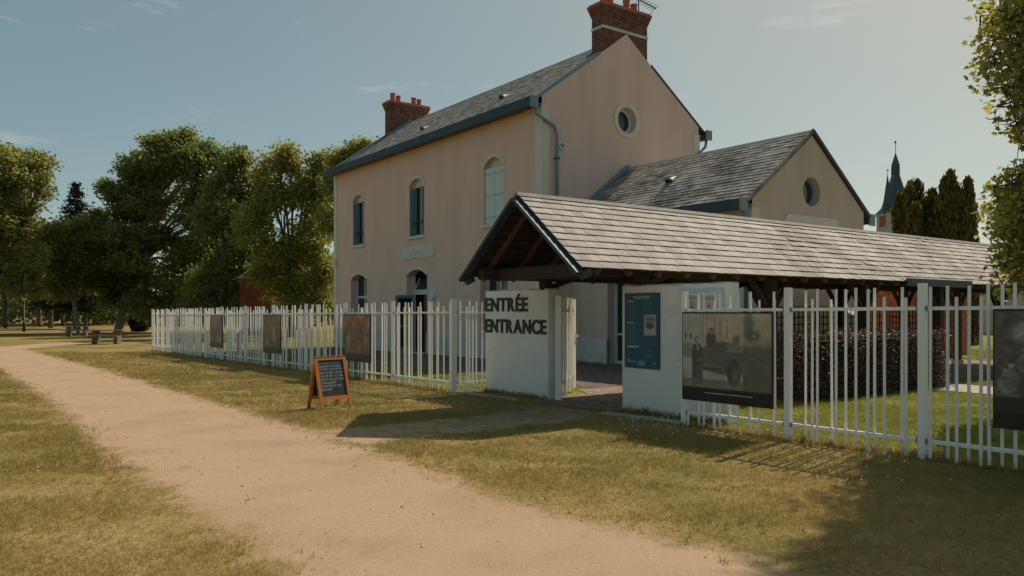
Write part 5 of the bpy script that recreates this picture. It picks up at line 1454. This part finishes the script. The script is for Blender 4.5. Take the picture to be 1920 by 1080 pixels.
# hedge runs beside the walkway, parallel to it
hc = (ha + hb) / 2; hl = (hb - ha).length / 2
bush('purple_hedge', 'clipped dark purple hedge with pinkish sunlit top beside the walkway', (hc.x, hc.y, math.atan2(hb.y - ha.y, hb.x - ha.x)), (hl, 0.38, 0.56), 'leaf_purple', 15000, 0.055, 'hedge', None, True)
for px, py, rx, rz_, lab in ((262, 622, 1.0, 1.05, 'round dark evergreen bush just beyond the end of the long fence'), (330, 612, 1.6, 1.2, 'dark bush behind the fence below the tallest tree'), (395, 610, 1.8, 1.5, 'dark bush behind the fence left of the red shed'), (560, 618, 1.8, 1.3, 'dark bush behind the fence between red shed and house')):
    p = G(px, py); bush('evergreen_bush', lab, (p.x, p.y), (rx, rx, rz_), 'leaf_conifer' if px < 300 else 'leaf_dark', 5200, 0.14, group='bushes below the park trees')
def far_wood():
    pts = []
    for _ in range(60):
        Y = random.uniform(100, 125); px = random.uniform(-420, 640)
        c = at(px, 560, Y); r = random.uniform(3.0, 5.5); hgt = random.uniform(4.0, 7.0)
        pts.append(lobe_points((c.x, Y, hgt * 0.85), (r, r, hgt), 90, 14, 0.5))
    P = np.concatenate(pts); P = P[P[:, 2] > -0.4]; v, f = leaves(P, 0.6)
    o = link('far_wood', np_mesh('far_wood', v, f), 'leaf_dark'); tag(o, 'dark mass of woodland closing the park behind the trees', 'woodland', kind='stuff')
far_wood()
for i, (px, Y, r) in enumerate(((75, 96, 0.3), (95, 90, 0.24), (160, 84, 0.2), (10, 88, 0.28), (118, 100, 0.25))):
    lob = [(px + random.uniform(-18, 18), 500 + random.uniform(-25, 25), 40, 42), (px + random.uniform(-25, 25), 470, 36, 36), (px, 540, 34, 20)]
    tree('broadleaf_tree', ['shaded tree with thick trunk in the depth of the park', 'slim shaded tree right behind the lamp', 'shaded tree behind the picnic tables', 'shaded tree at the edge of the park, left of the lamp', 'furthest shaded tree in the park'][i], px, Y, lob, 'leaf_dark', 0.42, per=18, dens=0.8, trunk_r=r)

# near tree whose branches hang in from the side
def near_tree():
    Z = 11.3; bx = 8.35; bz = gz(bx, Z); t = empty('maple_tree', (bx, Z, bz)); tag(t, 'leafy tree inside the yard with branches hanging over the walkway roof', 'tree')
    # five-lobed leaf
    ang = np.array([90, 55, 28, 0, -38, -70, -90, -110, -142, 180, 152, 125]) * math.pi / 180
    rad = np.array([1.0, 0.50, 0.92, 0.45, 0.72, 0.30, 0.42, 0.30, 0.72, 0.45, 0.92, 0.50])
    L2 = np.stack([np.cos(ang) * rad, np.sin(ang) * rad], 1); nl = len(L2)
    tb = MB(); tb.tube([(0, 0, -0.3), (0.03, 0, 1.2), (-0.05, 0, 2.6), (0, 0.1, 6.0), (0, 0, 10.5)], [0.22, 0.16, 0.14, 0.10, 0.03], n=10)
    EP = [-200, 0, 60, 120, 170, 230, 255, 285, 312, 345, 400, 430, 445, 470, 520, 560]; EX = [1800, 1800, 1822, 1800, 1826, 1845, 1872, 1932, 1886, 1842, 1832, 1850, 1834, 1862, 1832, 1870]
    def edge(py): return float(np.interp(py, EP, EX))   # how far the branches reach over, seen from the path
    spr = []                                   # twig ends (local), with a spray of leaves at each
    def limb(p0, p1, r, core=False):
        m = p0.lerp(p1, 0.5) + Vector((0, 0, 0.25)); tb.tube([tuple(p0), tuple(m), tuple(p1)], [r, r * 0.65, r * 0.25], n=6)
        for q in np.linspace(0.3, 1.0, 9):
            b = p0.lerp(m, q * 2) if q < 0.5 else m.lerp(p1, q * 2 - 1)
            for _ in range(3):
                e = b + Vector((random.gauss(0, 0.34), random.gauss(0, 0.42), random.gauss(-0.05, 0.28)))
                if 960 + (e.x + bx) / (e.y + Z) * F_PX < edge(HZ - (e.z + bz - EYE) / (e.y + Z) * F_PX) + 14: continue
                tb.tube([tuple(b), tuple(e)], [0.012, 0.004], n=4); spr.append((e.x, e.y, e.z, core))
    vis = [(1850, 350), (1848, 400), (1862, 440), (1848, 500), (1872, 540), (1885, 470), (1826, 30), (1840, 100), (1856, 200), (1872, 250), (1860, 370), (1880, 520), (1870, 330), (1855, 480), (1850, 40), (1880, 110), (1838, 118), (1890, 180), (1850, 165), (1880, 235), (1905, 60), (1870, 15), (1900, 150), (1878, 320), (1862, 380), (1905, 340), (1895, 410), (1850, 420), (1905, 460), (1866, 500), (1900, 510), (1880, 385), (1915, 250), (1910, 400), (1852, 75), (1890, -40), (1930, -20), (1960, 100), (1960, 300), (1950, 450), (1990, 200)]
    for px, py in vis:
        Y = Z + random.uniform(-0.9, 0.9); w = at(px + 12, py, Y) - Vector((bx, Z, bz))
        limb(Vector((0, 0, max(1.8, min(7.2, w.z * 0.85 + 0.3)))), w, 0.035)
    for _ in range(330):                       # dense upper crown kept out of view, shaped for its shadow on the grass
        a = random.uniform(-3.14, 3.14); z = random.uniform(3.8, 9.6); R = random.uniform(0.6, 2.3) * math.sqrt(max(0.15, 1 - ((z - 6.6) / 3.6) ** 2))
        tip = Vector((math.cos(a) * R, math.sin(a) * R, z))
        if 960 + (bx + tip.x) / (Z + tip.y) * F_PX < 1955: continue
        limb(Vector((0, 0, max(2.0, z - 1.0))), tip, 0.05, True)
    tb.build('trunk', 'bark', t, smooth=True)
    S = np.array([s_[:3] for s_ in spr]); core = np.repeat(np.array([s_[3] for s_ in spr]), 22); per = 22
    c = np.repeat(S, per, 0) + RNG.normal(0, 0.13, (len(S) * per, 3)); n = len(c)
    # ragged outline; core leaves trimmed out of view, where they cast the grass shadow
    wx, wy, wz = c[:, 0] + bx, c[:, 1] + Z, c[:, 2] + bz
    px = 960 + wx / wy * F_PX; py = HZ - (wz - EYE) / wy * F_PX
    lim = np.interp(py, EP, EX)
    c = c[(px > lim + RNG.normal(0, 7, len(px))) & (RNG.random(len(px)) < np.where(core, 0.22, 0.55)) & (~core | (px > 1932))]; n = len(c)
    nrm = unit(n) * 0.75; nrm[:, 2] += 0.7; nrm /= np.linalg.norm(nrm, axis=1, keepdims=True)
    a = np.cross(nrm, unit(n)); a /= np.linalg.norm(a, axis=1, keepdims=True); b = np.cross(nrm, a)
    s_ = 0.062 * (0.7 + 0.6 * RNG.random(n))
    v = c[:, None, :] + s_[:, None, None] * (L2[None, :, 0:1] * a[:, None, :] + L2[None, :, 1:2] * b[:, None, :])
    link('crown', np_mesh('crown', v.reshape(-1, 3), np.arange(n * nl).reshape(-1, nl)), 'leaf_near', t)
near_tree()

# ------------------------------------------------------------------ grass
def in_rect(x, y, pts):
    return poly_sd(np.array([[p_.x, p_.y] for p_ in pts]), x, y) > 0
def grass():
    bands = ((3.9, 7.5, 900, 0.034, 0.0042), (7.5, 12.5, 520, 0.038, 0.006), (12.5, 20.0, 230, 0.042, 0.009), (20.0, 32.0, 90, 0.05, 0.014))
    V = []; lawn = []
    for y0, y1, dens, h, w in bands:
        n = int(dens * 1.42 * (y1 ** 2 - y0 ** 2) / 2 * 1.0)
        Y = np.sqrt(RNG.random(n) * (y1 ** 2 - y0 ** 2) + y0 ** 2); X = (RNG.random(n) * 1.42 - 0.71) * Y
        sd = path_sd(X, Y) + RNG.normal(0, 0.10, n)
        keep = (sd < -0.02) | ((sd < 0.45) & (RNG.random(n) < 0.05))
        for pts in ([hw(-16.6, -4.4), hw(7.2, -4.4), hw(7.2, 7.5), hw(-16.6, 7.5)], [qw(-1.1, -0.3), qw(2.2, -0.3), qw(2.4, 18), qw(-1.2, 18)], [qw(-1.95, -0.02), qw(0.02, -0.02), qw(0.02, 0.26), qw(-1.95, 0.26)], [qw(1.82, -0.02), qw(3.85, -0.02), qw(3.85, 0.26), qw(1.82, 0.26)], [qw(2.3, 7.0), qw(9.0, 6.2), qw(9.0, 7.6), qw(2.3, 8.6)]):
            keep &= ~in_rect(X, Y, pts)
        cl = smooth_noise(np.clip((X + 30) / 60, 0, 0.999), np.clip(Y / 40, 0, 0.999), 60, 77)       # clumps and worn places
        keep &= RNG.random(n) < np.clip((cl - 0.22) * 3.2, 0.12, 1)
        X, Y, sd, cl = X[keep], Y[keep], sd[keep], cl[keep]; n = len(X); lu = lush(X, Y) > 0.3
        per = 5
        x = np.repeat(X, per) + RNG.normal(0, 0.022, n * per); y = np.repeat(Y, per) + RNG.normal(0, 0.022, n * per)
        hh = h * (0.45 + 0.9 * RNG.random(n * per)) * np.repeat(np.where(sd > -0.15, 0.55, 1.0) * np.clip(0.45 + 1.2 * cl, 0.5, 1.5), per)
        z = -0.006 * (np.clip(-UX * x - UY * y, -15, 75) - 4) - 0.003
        a = RNG.random(n * per) * 6.283; ln = RNG.normal(0, 0.6, (n * per, 2)) * hh[:, None]
        dx, dy = np.cos(a) * w / 2, np.sin(a) * w / 2
        V.append(np.stack([np.stack([x - dx, y - dy, z], 1), np.stack([x + dx, y + dy, z], 1), np.stack([x + ln[:, 0], y + ln[:, 1], z + hh], 1)], 1).reshape(-1, 3))
        lawn.append(np.repeat(lu, per))
    # longer tufts at the feet of walls and fence posts
    for a, b, nt_ in ((qw(-1.93, -0.03), qw(-0.05, -0.03), 220), (qw(1.9, -0.03), qw(3.8, -0.03), 160), (Vector((L0.x, L0.y, 0)), Vector((L0.x + FX * LEND, L0.y + FY * LEND, 0)), 1400), (Vector((R0.x + FX * rp[0], R0.y + FY * rp[0], 0)), Vector((R0.x + FX * rp[3], R0.y + FY * rp[3], 0)), 500), (hw(0.2, VA0 - 0.08), hw(1.7, VA0 - 0.08), 50)):
        t = RNG.random(nt_); X = a.x + (b.x - a.x) * t + RNG.normal(0, 0.035, nt_); Y = a.y + (b.y - a.y) * t + RNG.normal(0, 0.035, nt_)
        per = 7; x = np.repeat(X, per) + RNG.normal(0, 0.02, nt_ * per); y = np.repeat(Y, per) + RNG.normal(0, 0.02, nt_ * per); hh = np.repeat(0.05 + 0.10 * RNG.random(nt_) ** 2, per) * (0.6 + 0.5 * RNG.random(nt_ * per))
        z = -0.006 * (np.clip(-UX * x - UY * y, -15, 75) - 4) - 0.003; an_ = RNG.random(nt_ * per) * 6.283; dx, dy = np.cos(an_) * 0.005, np.sin(an_) * 0.005; ln = RNG.normal(0, 0.3, (nt_ * per, 2)) * hh[:, None]
        V.append(np.stack([np.stack([x - dx, y - dy, z], 1), np.stack([x + dx, y + dy, z], 1), np.stack([x + ln[:, 0], y + ln[:, 1], z + hh], 1)], 1).reshape(-1, 3))
    nt_ = 5200; Y = np.sqrt(RNG.random(nt_) * (15.0 ** 2 - 16.0) + 16.0); X = (RNG.random(nt_) * 1.42 - 0.71) * Y; ok_ = path_sd(X, Y) + RNG.normal(0, 0.12, nt_) < 0.02
    ok_ &= ~in_rect(X, Y, [qw(-1.1, -0.3), qw(2.2, -0.3), qw(2.4, 18), qw(-1.2, 18)]); X, Y = X[ok_], Y[ok_]; nt_ = len(X); per = 6
    x = np.repeat(X, per) + RNG.normal(0, 0.014, nt_ * per); y = np.repeat(Y, per) + RNG.normal(0, 0.014, nt_ * per); hh = np.repeat(0.035 + 0.05 * RNG.random(nt_) ** 3, per) * (0.6 + 0.5 * RNG.random(nt_ * per))
    z = -0.006 * (np.clip(-UX * x - UY * y, -15, 75) - 4) - 0.003; an_ = RNG.random(nt_ * per) * 6.283; dx, dy = np.cos(an_) * 0.003, np.sin(an_) * 0.003; ln = RNG.normal(0, 0.45, (nt_ * per, 2)) * hh[:, None]
    V.append(np.stack([np.stack([x - dx, y - dy, z], 1), np.stack([x + dx, y + dy, z], 1), np.stack([x + ln[:, 0], y + ln[:, 1], z + hh], 1)], 1).reshape(-1, 3))
    lawn.append(np.zeros(sum(len(q) for q in V) // 3 - sum(len(q) for q in lawn), bool)); lawn = np.concatenate(lawn)
    V = np.concatenate(V).reshape(-1, 3, 3); W = V[lawn].reshape(-1, 3); V = V[~lawn].reshape(-1, 3)
    o = link('lawn_grass', np_mesh('lawn_grass', W, np.arange(len(W)).reshape(-1, 3)), 'grass_lush'); tag(o, 'greener watered grass of the lawn inside the fence', 'grass', kind='stuff')
    o = link('grass', np_mesh('grass', V, np.arange(len(V)).reshape(-1, 3)), 'grass_blade'); tag(o, 'short dry grass of the lawns on both sides of the path', 'grass', kind='stuff')
grass()
def clover():
    """small white clover and daisy heads in the lawn"""
    P = []
    for (px, py), n, sp_ in (((1330, 800), 60, 0.6), ((1520, 875), 16, 0.22), ((1640, 860), 14, 0.4), ((1430, 815), 50, 0.5), ((1250, 790), 40, 0.5), ((1560, 900), 14, 0.35), ((90, 880), 10, 0.7), ((1650, 720), 60, 0.8)):
        c = G(px, py); P.append(np.stack([c.x + RNG.normal(0, sp_, n), c.y + RNG.normal(0, sp_ * 0.6, n)], 1))
    P = np.concatenate(P); n = len(P); z = np.array([gz(*p_) for p_ in P]) + 0.035
    c = np.stack([P[:, 0], P[:, 1], z], 1); v = []
    r = 0.011 * (0.7 + 0.5 * RNG.random(n))
    oct_ = np.array([[1, 0, 0], [0, 1, 0], [-1, 0, 0], [0, -1, 0], [0, 0, 0.8], [0, 0, -0.8]])
    v = (c[:, None] + r[:, None, None] * oct_[None]).reshape(-1, 3)
    q = np.array([[0, 1, 4], [1, 2, 4], [2, 3, 4], [3, 0, 4], [1, 0, 5], [2, 1, 5], [3, 2, 5], [0, 3, 5]])
    o = link('clover_flowers', np_mesh('clover_flowers', v, (q[None] + (np.arange(n) * 6)[:, None, None]).reshape(-1, 3)), 'white_paint'); tag(o, 'tiny white clover heads scattered in the lawn', 'flowers', kind='stuff')
clover()

def pebbles():
    """loose stones and crumbs of earth on the path"""
    n = 2600; Y = np.sqrt(RNG.random(n) * (16.0 ** 2 - 4.0 ** 2) + 16.0); X = (RNG.random(n) * 1.4 - 0.75) * Y
    sd = path_sd(X, Y); k_ = (sd > 0.02) & (RNG.random(n) < np.clip(1.1 - sd * 0.7, 0.3, 1)); X, Y = X[k_], Y[k_]; n = len(X)
    r = 0.0045 + 0.010 * RNG.random(n) ** 4; z = -0.006 * (np.clip(-UX * X - UY * Y, -15, 75) - 4) + r * 0.3
    oct_ = np.array([[1, 0, 0], [0, 1, 0], [-1, 0, 0], [0, -1, 0], [0, 0, 0.7], [0, 0, -0.7]]); jt = 1 + RNG.normal(0, 0.22, (n, 6, 3))
    v = (np.stack([X, Y, z], 1)[:, None] + r[:, None, None] * oct_[None] * jt).reshape(-1, 3)
    q = np.array([[0, 1, 4], [1, 2, 4], [2, 3, 4], [3, 0, 4], [1, 0, 5], [2, 1, 5], [3, 2, 5], [0, 3, 5]])
    o = link('pebbles', np_mesh('pebbles', v, (q[None] + (np.arange(n) * 6)[:, None, None]).reshape(-1, 3)), 'pebble'); tag(o, 'small loose stones scattered over the sandy path', 'pebbles', kind='stuff')
pebbles()
